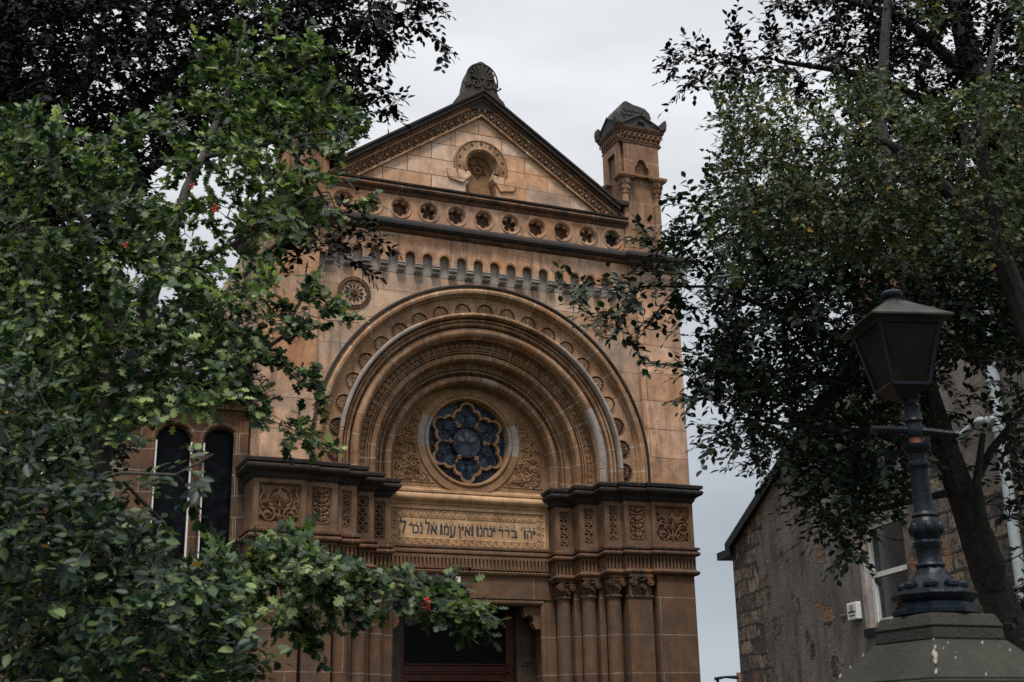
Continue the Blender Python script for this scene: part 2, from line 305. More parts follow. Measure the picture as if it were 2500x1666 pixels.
# --- wall plane around the arch, y=0
m = MB(); x1, z1 = 2.9, 9.72; RH = 2.84
A = sorted(set([PI*i/96 for i in range(97)]+[math.atan2(z1-ZC, x1), PI-math.atan2(z1-ZC, x1)]))
outer = [(x1, Z0)]+[rectpt(0, ZC, -x1, x1, 0, z1, a) for a in A]+[(-x1, Z0)]
inner = [(RH, Z0)]+[(RH*math.cos(a), ZC+RH*math.sin(a)) for a in A]+[(-RH, Z0)]
nn = len(outer); m.add([(x, 0, z) for x, z in outer]+[(x, 0, z) for x, z in inner], [(i, i+1, nn+i+1, nn+i) for i in range(nn-1)])
m.build('facade_wall', M['wall'], SY)
# --- corner pilasters and tower body
for sg in (-1, 1):
    a, b = sorted((sg*2.895, sg*3.74)); MB().box(a, b, -.10, .62, 5.70, 9.70).build('pilaster', M['pil'], SY, bevel=.012)
    a, b = sorted((sg*3.3, sg*3.70)); MB().box(a, b, .61, 7.0, 0, 9.9).build('side_wall', M['wall'], SY)
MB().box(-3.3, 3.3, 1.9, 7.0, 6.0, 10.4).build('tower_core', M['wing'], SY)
# --- arch orders
m = MB(); pr = [(2.85, 0), (2.95, -.02), (2.965, -.10), (2.955, -.13), (2.925, -.135), (2.915, -.10), (2.895, -.095), (2.88, -.12), (2.85, -.14), (2.81, -.13), (2.79, -.09), (2.785, -.05), (2.765, -.04), (2.76, 0.0)]
m.ring(pr[5:], ZC, Z0); m.build('hood_mould', M['ring'], SY, smooth=True)
m = MB(); m.ring(pr[:6], ZC, Z0); m.build('drip_edge', M['soot'], SY, smooth=True)
# shells band
m = MB(); msh = MB(); dA = .1594
for i in range(21):
    a0 = PI/2+(i-10)*dA; r0, r1, rc, hr = 2.50, 2.76, 2.512, .15
    n = 18; x0, x1_ = -dA/2*2.6, dA/2*2.6
    def pm(tx, r, y): aa = a0-tx/2.6; return (r*math.cos(aa), y, ZC+r*math.sin(aa))
    outl = [(x1_, rc)]+[rectpt(0, rc, x0, x1_, r0, r1, PI*k/n) for k in range(1, n)]+[(x0, rc)]
    # snap to corners
    outl = [(min(outl, key=lambda p: abs(p[0]-q[0])+abs(p[1]-q[1])) and q) if False else q for q in outl]
    inn = [(hr*math.cos(PI*k/n), rc+hr*math.sin(PI*k/n)) for k in range(n+1)]
    ca = math.atan2(r1-rc, x1_); ks = [min(range(n+1), key=lambda k: abs(PI*k/n-ca)), min(range(n+1), key=lambda k: abs(PI*k/n-(PI-ca)))]
    outl[ks[0]] = (x1_, r1); outl[ks[1]] = (x0, r1)
    N1 = n+1
    m.add([pm(p[0], p[1], .0) for p in outl]+[pm(p[0], p[1], .0) for p in inn]+[pm(p[0], p[1], .088) for p in inn],
          [(k, k+1, N1+k+1, N1+k) for k in range(n)]+[(N1+k, N1+k+1, 2*N1+k+1, 2*N1+k) for k in range(n)])
    m.add([pm(x0, r0, 0), pm(x1_, r0, 0), pm(x1_, rc, 0), pm(x0, rc, 0)], [(0, 1, 2, 3)])
    rows = []; nf = 40
    for rr in (.02, .06, .10, .125, .149):
        rows.append([pm(rr*math.cos(PI*k/nf), rc+rr*math.sin(PI*k/nf), .085) for k in range(nf+1)])
    sm_ = MB().loft(rows); sm_.tube([pm(hr*1.04*math.cos(PI*k/n), rc+hr*1.04*math.sin(PI*k/n), -.003) for k in range(n+1)], .008, 5)
    sm_.blob(pm(0, rc+.012, .02), (.022, .025, .02), 6, 4)
    for k in range(9):
        a = PI*(k+.5)/9; sm_.tube([pm(q*math.cos(a), rc+q*math.sin(a), yy) for q, yy in ((.015, .03), (.06, .018), (.105, .016), (.134, .035))], [.007, .011, .018, .015], 6)
    sm_.build('shell_niche', M['soot2'] if i in (0, 1, 2, 19, 20) else M['ring'], SY)
m.build('shell_band', M['ring'], SY)
def roll(rc, yc, rad, a0=-100, a1=200, n=12): return [(rc+rad*math.cos(R(a0+(a1-a0)*i/n)), yc-rad*math.sin(R(a0+(a1-a0)*i/n))) for i in range(n+1)]
m = MB(); m.ring([(2.50, 0)]+[(2.497, .0), (2.49, -.03), (2.47, -.045), (2.447, -.04), (2.432, -.015), (2.43, .04), (2.425, .12), (2.405, .12), (2.40, .055), (2.385, .045), (2.37, .055), (2.365, .11), (2.35, .11), (2.345, .075), (2.325, .06), (2.305, .075), (2.295, .13), (2.285, .20), (2.262, .20), (2.25, .20)], ZC, Z0); m.build('arch_order', M['ring'], SY, smooth=True)
m = MB(); m.ring([(2.262, .20), (2.262, .15), (2.255, .10), (2.235, .08), (2.20, .062), (2.165, .068), (2.137, .09), (2.122, .12), (2.118, .16)], ZC, Z0, n=96); m.build('arch_order', M['ring'], SY, smooth=True)
m = MB(); m.ring([(2.118, .16), (2.09, .18), (2.09, .24), (2.115, .25), (2.115, .315), (2.105, .32), (2.085, .32), (2.085, .362), (1.955, .362), (1.955, .32), (1.935, .32), (1.935, .385), (1.920, .385), (1.920, .325), (1.90, .325), (1.895, .40), (1.885, .40)], ZC, Z0); m.build('arch_order', M['ring2'], SY, smooth=True)
m = MB(); m.ring([(1.885, .40), (1.885, .36), (1.875, .335), (1.85, .318), (1.82, .315), (1.79, .325), (1.775, .35), (1.772, .39), (1.765, .41), (1.765, .45), (1.775, .47), (1.775, .556), (1.765, .56), (1.672, .56), (1.672, .62), (1.655, .62), (1.655, .565), (1.635, .555), (1.615, .565), (1.61, .65), (1.585, .68), (1.56, .66)], ZC, Z0); m.build('arch_order', M['ring2'], SY, smooth=True)
m = MB(); m.ring([(1.56, .66), (1.56, .61), (1.553, .575), (1.535, .545), (1.50, .53), (1.465, .54), (1.447, .565), (1.443, .60), (1.43, .62), (1.43, .68), (1.44, .70), (1.44, .80), (1.435, .82)], ZC, 5.66); m.build('arch_order', M['ring2'], SY, smooth=True)
# pale repaired lengths on the rolls
m = MB(); m.ring([(2.27, .15), (2.258, .097), (2.235, .075), (2.20, .057), (2.165, .063), (2.134, .086), (2.117, .12), (2.114, .16)], ZC, Z0, R(0), R(28), 24, stilt=False)
m.add([(r, y, Z0) for r, y in [(2.27, .15), (2.235, .075), (2.20, .057), (2.165, .063), (2.117, .12)]]+[(r, y, ZC) for r, y in [(2.27, .15), (2.235, .075), (2.20, .057), (2.165, .063), (2.117, .12)]], [(i, i+1, 5+i+1, 5+i) for i in range(4)])
m.build('pale_roll_repair', M['grey'], SY, smooth=True)
q = [(2.502, -.002), (2.492, -.034), (2.47, -.049), (2.445, -.044), (2.428, -.016), (2.427, .03)]
m = MB(); m.ring(q, ZC, None, R(118), R(172), 24, stilt=False); m.build('pale_roll_repair', M['grey'], SY, smooth=True)
m = MB(); m.ring(q, ZC, None, R(0), R(58), 24, stilt=False); m.build('pale_roll_repair', M['grey'], SY, smooth=True)
m = MB(); q2 = [(1.562, .605), (1.556, .571), (1.535, .541), (1.50, .526), (1.465, .536), (1.443, .561), (1.439, .60)]; m.ring(q2, ZC, None, R(74), R(84), 8, stilt=False); m.build('pale_roll_repair', M['grey'], SY, smooth=True)
# coin band
m = MB(); st = .108
nco = int(PI*2.02/st)
pos = [(PI*(i+.5)/nco, None) for i in range(nco)]
def coin(px, pz, ux, uz):
    cyl = [(px+.043*math.cos(2*PI*k/16), pz+.043*math.sin(2*PI*k/16)) for k in range(16)]
    m.add([(x, .316, z) for x, z in cyl]+[(x, .362, z) for x, z in cyl], [tuple(range(16))]+[(k, (k+1) % 16, 16+(k+1) % 16, 16+k) for k in range(16)])
    tx, tz = -uz, ux; c = (px+tx*st/2, pz+tz*st/2)
    m.prism([(c[0]+ux*.052+tx*.006, c[1]+uz*.052+tz*.006), (c[0]-ux*.052+tx*.006, c[1]-uz*.052+tz*.006), (c[0]-ux*.052-tx*.006, c[1]-uz*.052-tz*.006), (c[0]+ux*.052-tx*.006, c[1]+uz*.052-tz*.006)],   .316, .362)
for a, _ in pos: coin(2.02*math.cos(a), ZC+2.02*math.sin(a), math.cos(a), math.sin(a))
for k in range(3):
    for sg in (-1, 1): coin(sg*2.02, ZC-.05-k*st, sg, 0)
for rr in (1.965, 2.075): m.tube([(rr, .318, Z0)]+[(rr*math.cos(PI*k/64), .318, ZC+rr*math.sin(PI*k/64)) for k in range(65)]+[(-rr, .318, Z0)], .009, 5)
m.build('coin_band', M['ring2'], SY)
# --- tympanum with rose
RZC = 6.45; RY = .82
m = MB(); TR = 1.44
nA = 96; angs = [2*PI*i/nA for i in range(nA)]
def tymp_out(a):
    c, s_ = math.cos(a), math.sin(a); best = 1e9
    lo, hi = 0, 3
    for _ in range(40):
        md = (lo+hi)/2; x, z = c*md, RZC+s_*md
        ins = z > 5.64 and (abs(x) < TR if z < ZC else math.hypot(x, z-ZC) < TR)
        lo, hi = (md, hi) if ins else (lo, md)
    return (c*lo, RZC+s_*lo)
m.plate([tymp_out(a) for a in angs], [(.80*math.cos(a), RZC+.80*math.sin(a)) for a in angs], RY)
m.build('tympanum', M['tymp'], SY)
RW = bpy.data.objects.new('rose_window', None)
RWm = MB()
def swept(prof, cz=RZC, a0=0, a1=2*PI, n=80):
    mm = MB(); mm.loft([[(r*math.cos(a0+(a1-a0)*i/n), y, cz+r*math.sin(a0+(a1-a0)*i/n)) for r, y in prof] for i in range(n+1)]); return mm
ringp = [(.925, .82), (.92, .795), (.81, .79), (.80, .805), (.79, .78), (.765, .765), (.74, .77), (.725, .80), (.722, .86), (.715, .95)]
rwo = swept([p for p in ringp]).build('rose_window', M['tymp'], SY, smooth=True)
def sub(mb, name, mt, par, **k): return mb.build(name, mt, par, **k)
pq = [(r, y-.003) for r, y in ringp]; pq[0] = (.928, .80)
for a0, a1 in ((R(152), R(190)), (R(-14), R(22))): sub(swept(pq, a0=a0, a1=a1, n=16), 'pale_voussoir', M['grey'], rwo, smooth=True)
circles = [(.545, 0, .118)]+[(.425, s_, .108) for s_ in (-.122, .122)]
def petal(th):
    t = (th-PI/2+PI/6) % (PI/3)-PI/6; best = .20; c, s_ = math.cos(t), math.sin(t)
    for cx, cy, cr in circles:
        b = cx*c+cy*s_; dd = cr*cr-(cx*cx+cy*cy-b*b)
        if dd > 0: best = max(best, b+math.sqrt(dd))
    return best
def clamp_side(th):
    t = (th-PI/2+PI/6) % (PI/3)-PI/6; r = petal(th); return max(r, .335)
n = 360; o1 = [2*PI*i/n for i in range(n)]
sgn = MB()
inn = [(clamp_side(a)*math.cos(a), RZC+clamp_side(a)*math.sin(a)) for a in o1]
out = [((clamp_side(a)+.048)*math.cos(a), RZC+(clamp_side(a)+.048)*math.sin(a)) for a in o1]
def band(inn, out, y0, y1):
    k = len(inn); sgn.add([(x, y0, z) for x, z in out]+[(x, y0, z) for x, z in inn]+[(x, y1, z) for x, z in out]+[(x, y1, z) for x, z in inn],
        [(i, (i+1) % k, k+(i+1) % k, k+i) for i in range(k)]+[(k+i, k+(i+1) % k, 3*k+(i+1) % k, 3*k+i) for i in range(k)]+[(2*k+i, 2*k+(i+1) % k, (i+1) % k, i) for i in range(k)])
band(inn, out, .86, .96)
for k in range(6):
    a = PI/2+PI/6+k*PI/3; cx, cz = .315*math.cos(a), RZC+.315*math.sin(a)
    for j in range(4):
        b = a+j*PI/2; sgn.blob((cx+.026*math.cos(b), .855, cz+.026*math.sin(b)), (.021, .02, .021), 7, 5)
    sgn.tube([(.33*math.cos(a), .885, RZC+.33*math.sin(a)), (.41*math.cos(a), .885, RZC+.41*math.sin(a))], .02, 6)
    sgn.tube([(.66*math.cos(a+PI/6), .885, RZC+.66*math.sin(a+PI/6)), (.73*math.cos(a+PI/6), .885, RZC+.73*math.sin(a+PI/6))], .03, 6)
sub(sgn, 'tracery', M['tymp'], rwo, smooth=True)
mm = MB(); cc = [(x, z) for x, z in arc(0, RZC, .72, 0, 2*PI, 64)][:-1]; mm.add([(x, .955, z) for x, z in cc], [tuple(range(64))]); sub(mm, 'stained_glass', M['rose'], rwo)
mm = MB(); cc = [(x, z) for x, z in arc(0, RZC, .25, 0, 2*PI, 40)][:-1]; mm.add([(x, .905, z) for x, z in cc], [tuple(range(40))]); sub(mm, 'centre_glass', M['rosec'], rwo)
mm = swept([(.285, .95), (.285, .90), (.27, .885), (.25, .89), (.245, .92)], n=48)
for k in range(6):
    a = PI/2+k*PI/3; mm.tube([(.28*math.cos(a), .945, RZC+.28*math.sin(a)), (.60*math.cos(a), .945, RZC+.60*math.sin(a))], .006, 4)
    for dd in (-.2, .2): mm.tube([(.30*math.cos(a+dd), .945, RZC+.30*math.sin(a+dd)), (.52*math.cos(a-dd*.4), .945, RZC+.52*math.sin(a-dd*.4))], .004, 4)
    mm.tube(arc(.52*math.cos(a), RZC+.52*math.sin(a), .07, 0, 2*PI, 12, .945), .004, 4)
sub(mm, 'lead_bars', M['leadm'], rwo)
mm = MB()
for k in range(6):
    a = PI/2+k*PI/3
    if k not in (0, 1, 5): continue
    mm.add([(.055*math.cos(a-.3), .902, RZC+.07*math.sin(a-.3)+0), (.15*math.cos(a-.32), .902, RZC+.15*math.sin(a-.32)), (.205*math.cos(a), .902, RZC+.205*math.sin(a)), (.15*math.cos(a+.32), .902, RZC+.15*math.sin(a+.32)), (.055*math.cos(a+.3), .902, RZC+.07*math.sin(a+.3))], [(0, 1, 2, 3, 4)])
sub(mm, 'star_glass', plain('star_glass', (.10, .105, .12), .3), rwo)
# ---- carving vocabulary
def rosette(mb, x, z, y, r, p=5, d=.014):
    for k in range(p): a = 2*PI*k/p+.3; mb.blob((x+r*.55*math.cos(a), y, z+r*.55*math.sin(a)), (r*.42, d, r*.42), 6, 4)
    mb.blob((x, y-d*.5, z), (r*.25, d, r*.25), 6, 4)
def spandrel(sg):
    mb = MB(); y = RY
    P = [(1.27, 5.78), (1.28, 6.08), (1.20, 6.42), (1.09, 6.68), (1.0, 6.86), (.95, 6.95)]
    X = [sg*p[0]-sg*0.0 for p in P]
    cs0 = [(1.20, 5.80, .085), (1.0, 5.78, .085), (1.215, 6.00, .09), (1.10, 6.06, .085), (1.15, 6.27, .09), (1.13, 6.48, .075), (1.085, 6.63, .06), (1.03, 6.76, .045), (.85, 5.75, .045), (.985, 5.93, .055)]
    cs = []; rr_ = random.Random(3 if sg > 0 else 4)
    for tgt in (.095, .08, .065, .05, .038, .028):
        for _ in range(500):
            cx, cz = rr_.uniform(.55, 1.34), rr_.uniform(5.73, 7.0)
            rim = (1.33-math.hypot(cx, cz-ZC)) if cz > ZC else 1.33-cx
            if rim > tgt*.98 and math.hypot(cx, cz-RZC)-.95 > tgt*.98 and cz-5.725 > tgt and all(math.hypot(cx-a[0], cz-a[1]) > (tgt+a[2])*.95 for a in cs): cs.append((cx, cz, tgt))
    for i, (cx, cz, r) in enumerate(cs):
        mb.tube(spiral(sg*cx, cz, y-.004, r, r*.18, i*1.3, (1.6 if i % 2 else -1.6), 18), [(.019-.008*k/18)*min(1, r/.06) for k in range(19)], 6)
        if r > .06 and i % 2: rosette(mb, sg*cx, cz, y-.012, r*.75, 5, .03)
        for q in range(3):
            a = i*1.1+q*2.1; mb.leafblob(sg*cx+math.cos(a)*r*.6, cz+math.sin(a)*r*.6, y, r*.95, r*.34, a, .036)
    pts = [(sg*(1.05+.16*math.sin(t*PI)*.9), y-.006, 5.72+t*1.18) for t in [k/18 for k in range(19)]]
    # frame line
    mb.tube([(sg*1.345, y, 5.70)]+[(sg*1.345, y, ZC)]+[(sg*1.345*math.cos(a), y, ZC+1.345*math.sin(a)) for a in [R(6*k) for k in range(1, 9)]], .012, 5)
    mb.tube([(sg*1.345, y, 5.71), (sg*.62, y, 5.71)], .012, 5)
    return mb
for sg in (-1, 1): spandrel(sg).build('carved_spandrel', M['tymp'], SY, smooth=True)
# --- roundels / medallions on the wall
for sg in (-1, 1):
    x = sg*2.287; mb = MB(); z = 8.575
    for rr, ra, yy in ((.262, .022, -.005), (.225, .018, -.015)): mb.tube(arc(x, z, rr, 0, 2*PI, 40, yy), ra, 7)
    rows = [[(x+r*math.cos(2*PI*k/48), yy+.016*math.cos(12*2*PI*k/48)*(r/.2), z+r*math.sin(2*PI*k/48)) for k in range(49)] for r, yy in ((.21, -.002), (.17, .018), (.11, .012), (.06, .0))]
    mb.loft(rows)
    for k in range(12):
        a = 2*PI*k/12; mb.leafblob(x+.07*math.cos(a), z+.07*math.sin(a), .012, .125, .026, a, .032)
    rosette(mb, x, z, -.02, .075, 6, .03); mb.build('medallion', M['soot2'] if sg < 0 else M['ring'], SY, smooth=True)
# --- corbel table
PITCH = .3025; m = MB(); y = -.10
zt, zb, zs, hw = 9.70, 9.19, 9.30, .088
for i in range(-9, 9):
    cx = (i+.5)*PITCH-.0; a_, b_ = cx-PITCH/2, cx+PITCH/2
    AA = sorted(set([PI*k/12 for k in range(13)]+[math.atan2(zt-zs, PITCH/2), PI-math.atan2(zt-zs, PITCH/2)]))
    outl = [(b_, zb), (b_, zs)]+[rectpt(cx, zs, a_, b_, 0, zt, a) for a in AA[1:-1]]+[(a_, zs), (a_, zb)]
    inn = [(cx+hw, zb), (cx+hw, zs)]+[(cx+hw*math.cos(a), zs+hw*math.sin(a)) for a in AA[1:-1]]+[(cx-hw, zs), (cx-hw, zb)]
    k = len(outl); m.add([(x, y, z) for x, z in outl]+[(x, y, z) for x, z in inn]+[(x, 0, z) for x, z in inn], [(j, j+1, k+j+1, k+j) for j in range(k-1)]+[(k+j, k+j+1, 2*k+j+1, 2*k+j) for j in range(k-1)])
    m.tube([(cx+.115*math.cos(a), y, zs+.115*math.sin(a)) for a in [PI*k/12 for k in range(13)]], .007, 5)
m.box(-2.9, -9*PITCH, -.10, 0, zb, zt); m.box(9*PITCH, 2.9, -.10, 0, zb, zt)
m.build('arcaded_band', M['frieze'], SY)
MB().add([(-2.89, -.004, 9.02), (2.89, -.004, 9.02), (2.89, -.004, 9.32), (-2.89, -.004, 9.32)], [(0, 1, 2, 3)]).build('pale_backing_stones', M['grey'], SY)
for i in range(-9, 10):
    cx = i*PITCH; w_ = .066; prof = [(.0, 9.19), (-.125, 9.19), (-.125, 9.165), (-.115, 9.16)]+[(-.10-.022*math.sin(PI*k/6), 9.155-.05*k/6) for k in range(7)]+[(-.085, 9.10)]+[(-.065-.028*math.sin(PI*k/6), 9.095-.055*k/6) for k in range(7)]+[(-.03, 9.03), (0, 9.02)]
    k = len(prof); mb = MB(); mb.add([(cx-w_, p[0], p[1]) for p in prof]+[(cx+w_, p[0], p[1]) for p in prof], [tuple(range(k-1, -1, -1)), tuple(range(k, 2*k))]+[(j, j+1, k+j+1, k+j) for j in range(k-1)]); mb.build('corbel', M['grey'], SY)
# --- plan-following cornices
def plan_sweep(path, prof, mb, drop=0.0):
    P = [np.array(p, float) for p in path]; n = len(P)
    offs = []
    for i in range(n):
        ns = []
        for a, b in ((i-1, i), (i, i+1)):
            if a < 0 or b >= n: continue
            d = P[b]-P[a]; d /= np.linalg.norm(d); ns.append(np.array([d[1], -d[0]]))
        v = ns[0] if len(ns) == 1 or abs(ns[0] @ ns[1]) > .99 else ns[0]+ns[1]
        offs.append(v)
    rows = [[(P[i][0]+offs[i][0]*o, P[i][1]+offs[i][1]*o, z-drop*(min(P[i][1], .84)+.05)*(abs(P[i][0]) < 3.7)) for o, z in prof] for i in range(n)]
    return mb.loft(rows)
mainp = [(-3.74, 1.8), (-3.74, -.10), (-2.85, -.10), (-2.85, .0), (2.85, .0), (2.85, -.10), (3.74, -.10), (3.74, 1.8)]
pc = [(.0, 9.60), (.03, 9.62), (.05, 9.645), (.05, 9.665), (.09, 9.675), (.13, 9.70), (.155, 9.73), (.16, 9.755)]
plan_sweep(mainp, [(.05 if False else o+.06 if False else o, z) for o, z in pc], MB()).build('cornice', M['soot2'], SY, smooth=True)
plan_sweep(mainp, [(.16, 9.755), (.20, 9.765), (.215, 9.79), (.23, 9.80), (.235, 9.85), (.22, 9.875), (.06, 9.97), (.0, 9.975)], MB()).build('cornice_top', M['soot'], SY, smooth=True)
MB().box(-3.73, 3.73, .0, 1.8, 9.70, 9.96).build('parapet_base', M['frieze'], SY)
# impost path (upper cornice over the panels)
half = [(1.46, .84), (1.46, .567), (1.80, .567), (1.80, .325), (2.15, .325), (2.15, .08), (2.48, .08), (2.48, .0), (2.98, .0), (2.98, -.05), (3.79, -.05), (3.79, 1.8)]
imp_s = [(.0, 5.43), (.012, 5.46), (.03, 5.47), (.032, 5.495), (.045, 5.52), (.075, 5.545), (.115, 5.562), (.14, 5.585), (.15, 5.61), (.145, 5.635), (.125, 5.65), (.095, 5.655)]
imp_t = [(.095, 5.655), (.095, 5.672), (.14, 5.675), (.148, 5.72), (.14, 5.735), (0, 5.745), (-.3, 5.745)]
L_sp = [(.0, 4.62-.1), (.035, 4.53), (.06, 4.545), (.068, 4.57), (.055, 4.60), (.03, 4.61), (.03, 4.625), (.06, 4.635), (.062, 4.67), (.0, 4.69)]
F_sp = [(.0, 4.20), (.03, 4.215), (.045, 4.235), (.05, 4.26), (.035, 4.275), (.02, 4.285), (.0, 4.30)]
def mir(p): return [(-x, y) for x, y in reversed(p)]
for sg, pth_ in ((1, half), (-1, mir(half))):
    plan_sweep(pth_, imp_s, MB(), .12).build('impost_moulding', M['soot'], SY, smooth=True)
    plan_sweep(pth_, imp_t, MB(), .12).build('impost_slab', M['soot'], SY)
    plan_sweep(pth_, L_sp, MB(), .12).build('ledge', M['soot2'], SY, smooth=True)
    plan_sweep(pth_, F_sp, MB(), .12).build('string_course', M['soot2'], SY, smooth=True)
# centre versions
def straight(prof, y, x0, x1, name, mt): mb = MB(); mb.add([(x0, y-o, z) for o, z in prof]+[(x1, y-o, z) for o, z in prof], [(j, len(prof)+j, len(prof)+j+1, j+1) for j in range(len(prof)-1)]); return mb.build(name, mt, SY, smooth=True)
straight([(.0, 5.33), (.02, 5.345), (.025, 5.37), (.045, 5.385), (.08, 5.40), (.10, 5.43), (.105, 5.47), (.085, 5.505), (.06, 5.52), (.055, 5.535), (.075, 5.54), (.078, 5.575), (.03, 5.59), (.02, 5.60), (.02, 5.63), (0, 5.645)], .84, -1.46, 1.46, 'centre_moulding', M['text'])
straight([(o*.9, z) for o, z in L_sp], .84, -1.46, 1.46, 'centre_ledge', M['panel']); straight(F_sp, .84, -1.46, 1.46, 'centre_string', M['panel'])
# --- panel blocks
PB = [(2.98, 3.79, -.05), (2.48, 2.98, .0), (2.15, 2.48, .08), (1.80, 2.15, .325), (1.46, 1.80, .567)]
MB().box(-1.46, 1.46, .84, 1.25, 4.20, 5.66).build('inscription_wall', M['text'], SY)
def framed(mb, x0, x1, z0, z1, y, bw=.05, d=.028):
    # moulded frame around a sunk field
    mb.box(x0, x0+bw, y-.05, y+.02, z0, z1); mb.box(x1-bw, x1, y-.05, y+.02, z0, z1); mb.box(x0+bw, x1-bw, y-.05, y+.02, z1-bw, z1); mb.box(x0+bw, x1-bw, y-.05, y+.02, z0, z0+bw)
    a, b, c, e_ = x0+bw, x1-bw, z0+bw, z1-bw
    mb.tube([(a+.008, y-.018, c), (a+.008, y-.018, e_)], .014, 5); mb.tube([(b-.008, y-.018, c), (b-.008, y-.018, e_)], .014, 5); mb.tube([(a, y-.018, e_-.008), (b, y-.018, e_-.008)], .014, 5); mb.tube([(a, y-.018, c+.008), (b, y-.018, c+.008)], .014, 5)
def carve_big(mb, cx, z0, w_, h, y, var):
    hw_ = w_/2
    mb.tube([(cx, y-.02, z0), (cx, y-.02, z0+h*.95)], [.02, .008], 6)
    for sg in (-1, 1):
        mb.tube(spiral(cx+sg*hw_*.52, z0+h*.17, y-.006, hw_*.36, hw_*.08, PI/2, sg*1.4, 24), [.022-.01*k/24 for k in range(25)], 7)
        mb.tube([(cx+sg*hw_*t, y-.01, z0+h*(.30+.16*math.sin(t*PI))) for t in (0, .15, .3, .5)], .018, 6)
        if var == 0:
            mb.tube(arc(cx, z0+h*.62, hw_*.55, PI/2, PI/2+sg*PI*.92, 16, y-.008), .015, 6)
            mb.tube(arc(cx+sg*hw_*.0, z0+h*.62, hw_*.62, PI/2+sg*.3, PI/2+sg*PI*.8, 14, y-.002), .008, 5)
            mb.tube([(cx+sg*hw_*.86, y-.008, z0+h*.42), (cx+sg*hw_*.93, y-.008, z0+h*.6), (cx+sg*hw_*.78, y-.01, z0+h*.8), (cx+sg*hw_*.86, y-.008, z0+h*.93)], [.012, .02, .016, .03], 6)
        else:
            for q in range(3):
                mb.tube([(cx+sg*hw_*.08, y-.012, z0+h*(.38+.06*q)), (cx+sg*hw_*(.35+.1*q), y-.02, z0+h*(.55+.1*q)), (cx+sg*hw_*(.62+.1*q), y-.015, z0+h*(.60+.13*q)), (cx+sg*hw_*(.78+.05*q), y-.008, z0+h*(.50+.16*q))], [.012, .015, .014, .022], 6)
            mb.tube([(cx+sg*hw_*.3, y-.02, z0+h*.3), (cx+sg*hw_*.55, y-.02, z0+h*.5), (cx+sg*hw_*.85, y-.02, z0+h*.46), (cx+sg*hw_*.95, y-.01, z0+h*.3), (cx+sg*hw_*.7, y-.01, z0+h*.2)], .012, 6)
        for q in range(6):
            a = PI/2+sg*(.25+q*.32); mb.leafblob(cx, z0+h*.48, y, hw_*(.72-.06*q), hw_*.10, a, .045)
        for q in range(16):
            fx_, fz_ = rnd.uniform(.1, .95), rnd.uniform(.05, .95); mb.leafblob(cx+sg*hw_*fx_, z0+h*fz_, y, .075, .02, rnd.uniform(0, 6.3), .028)
        for q in range(5):
            a = q*1.25+sg; mb.leafblob(cx+sg*hw_*.52, z0+h*.17, y, hw_*.26, hw_*.08, a, .035)
        for (fx, fz) in ((.9, .9), (.88, .1), (.9, .5)): mb.leafblob(cx+sg*hw_*fx*.9, z0+h*fz, y, .07, .022, rnd.uniform(0, 6), .03)
    rosette(mb, cx, z0+h*.12, y-.015, .05, 5, .03); rosette(mb, cx, z0+h*.40, y-.02, .04, 4, .03)
    mb.leafblob(cx, z0+h*.55, y-.01, h*.40, hw_*.12, PI/2, .05)
def carve_tall(mb, cx, z0, w_, h, y, var):
    hw_ = w_/2; n = 5 if hw_ < .07 else 4
    mb.tube([(cx, y-.012, z0), (cx, y-.012, z0+h)], [.013, .006], 6)
    for k in range(n):
        zz = z0+h*(k+.5)/n; s_ = h/n
        if var == 2:      # twisted scrolls
            mb.tube(spiral(cx+(hw_*.25 if k % 2 else -hw_*.25), zz, y-.006, hw_*.75, hw_*.15, k*2.0, 1.3 if k % 2 else -1.3, 16), .012, 6)
        else:
            for sg in (-1, 1):
                mb.tube([(cx, y-.01, zz-s_*.45), (cx+sg*hw_*.8, y-.012, zz-s_*.1), (cx+sg*hw_*.75, y-.01, zz+s_*.25), (cx+sg*hw_*.2, y-.008, zz+s_*.38)], [.014, .014, .012, .009], 6)
                mb.leafblob(cx+sg*hw_*.1, zz-s_*.2, y, hw_*.95, hw_*.25, PI/2-sg*.6, .035)
                mb.blob((cx+sg*hw_*.62, y-.012, zz-s_*.3), (hw_*.2, .02, hw_*.2), 6, 4)
        mb.leafblob(cx, zz-s_*.3, y, s_*.8, hw_*.28, PI/2, .04)
    if var == 1:
        for sg in (-1, 1): mb.tube(spiral(cx+sg*hw_*.5, z0+.06, y-.006, hw_*.42, hw_*.1, PI/2, sg*1.4, 16), .012, 6)
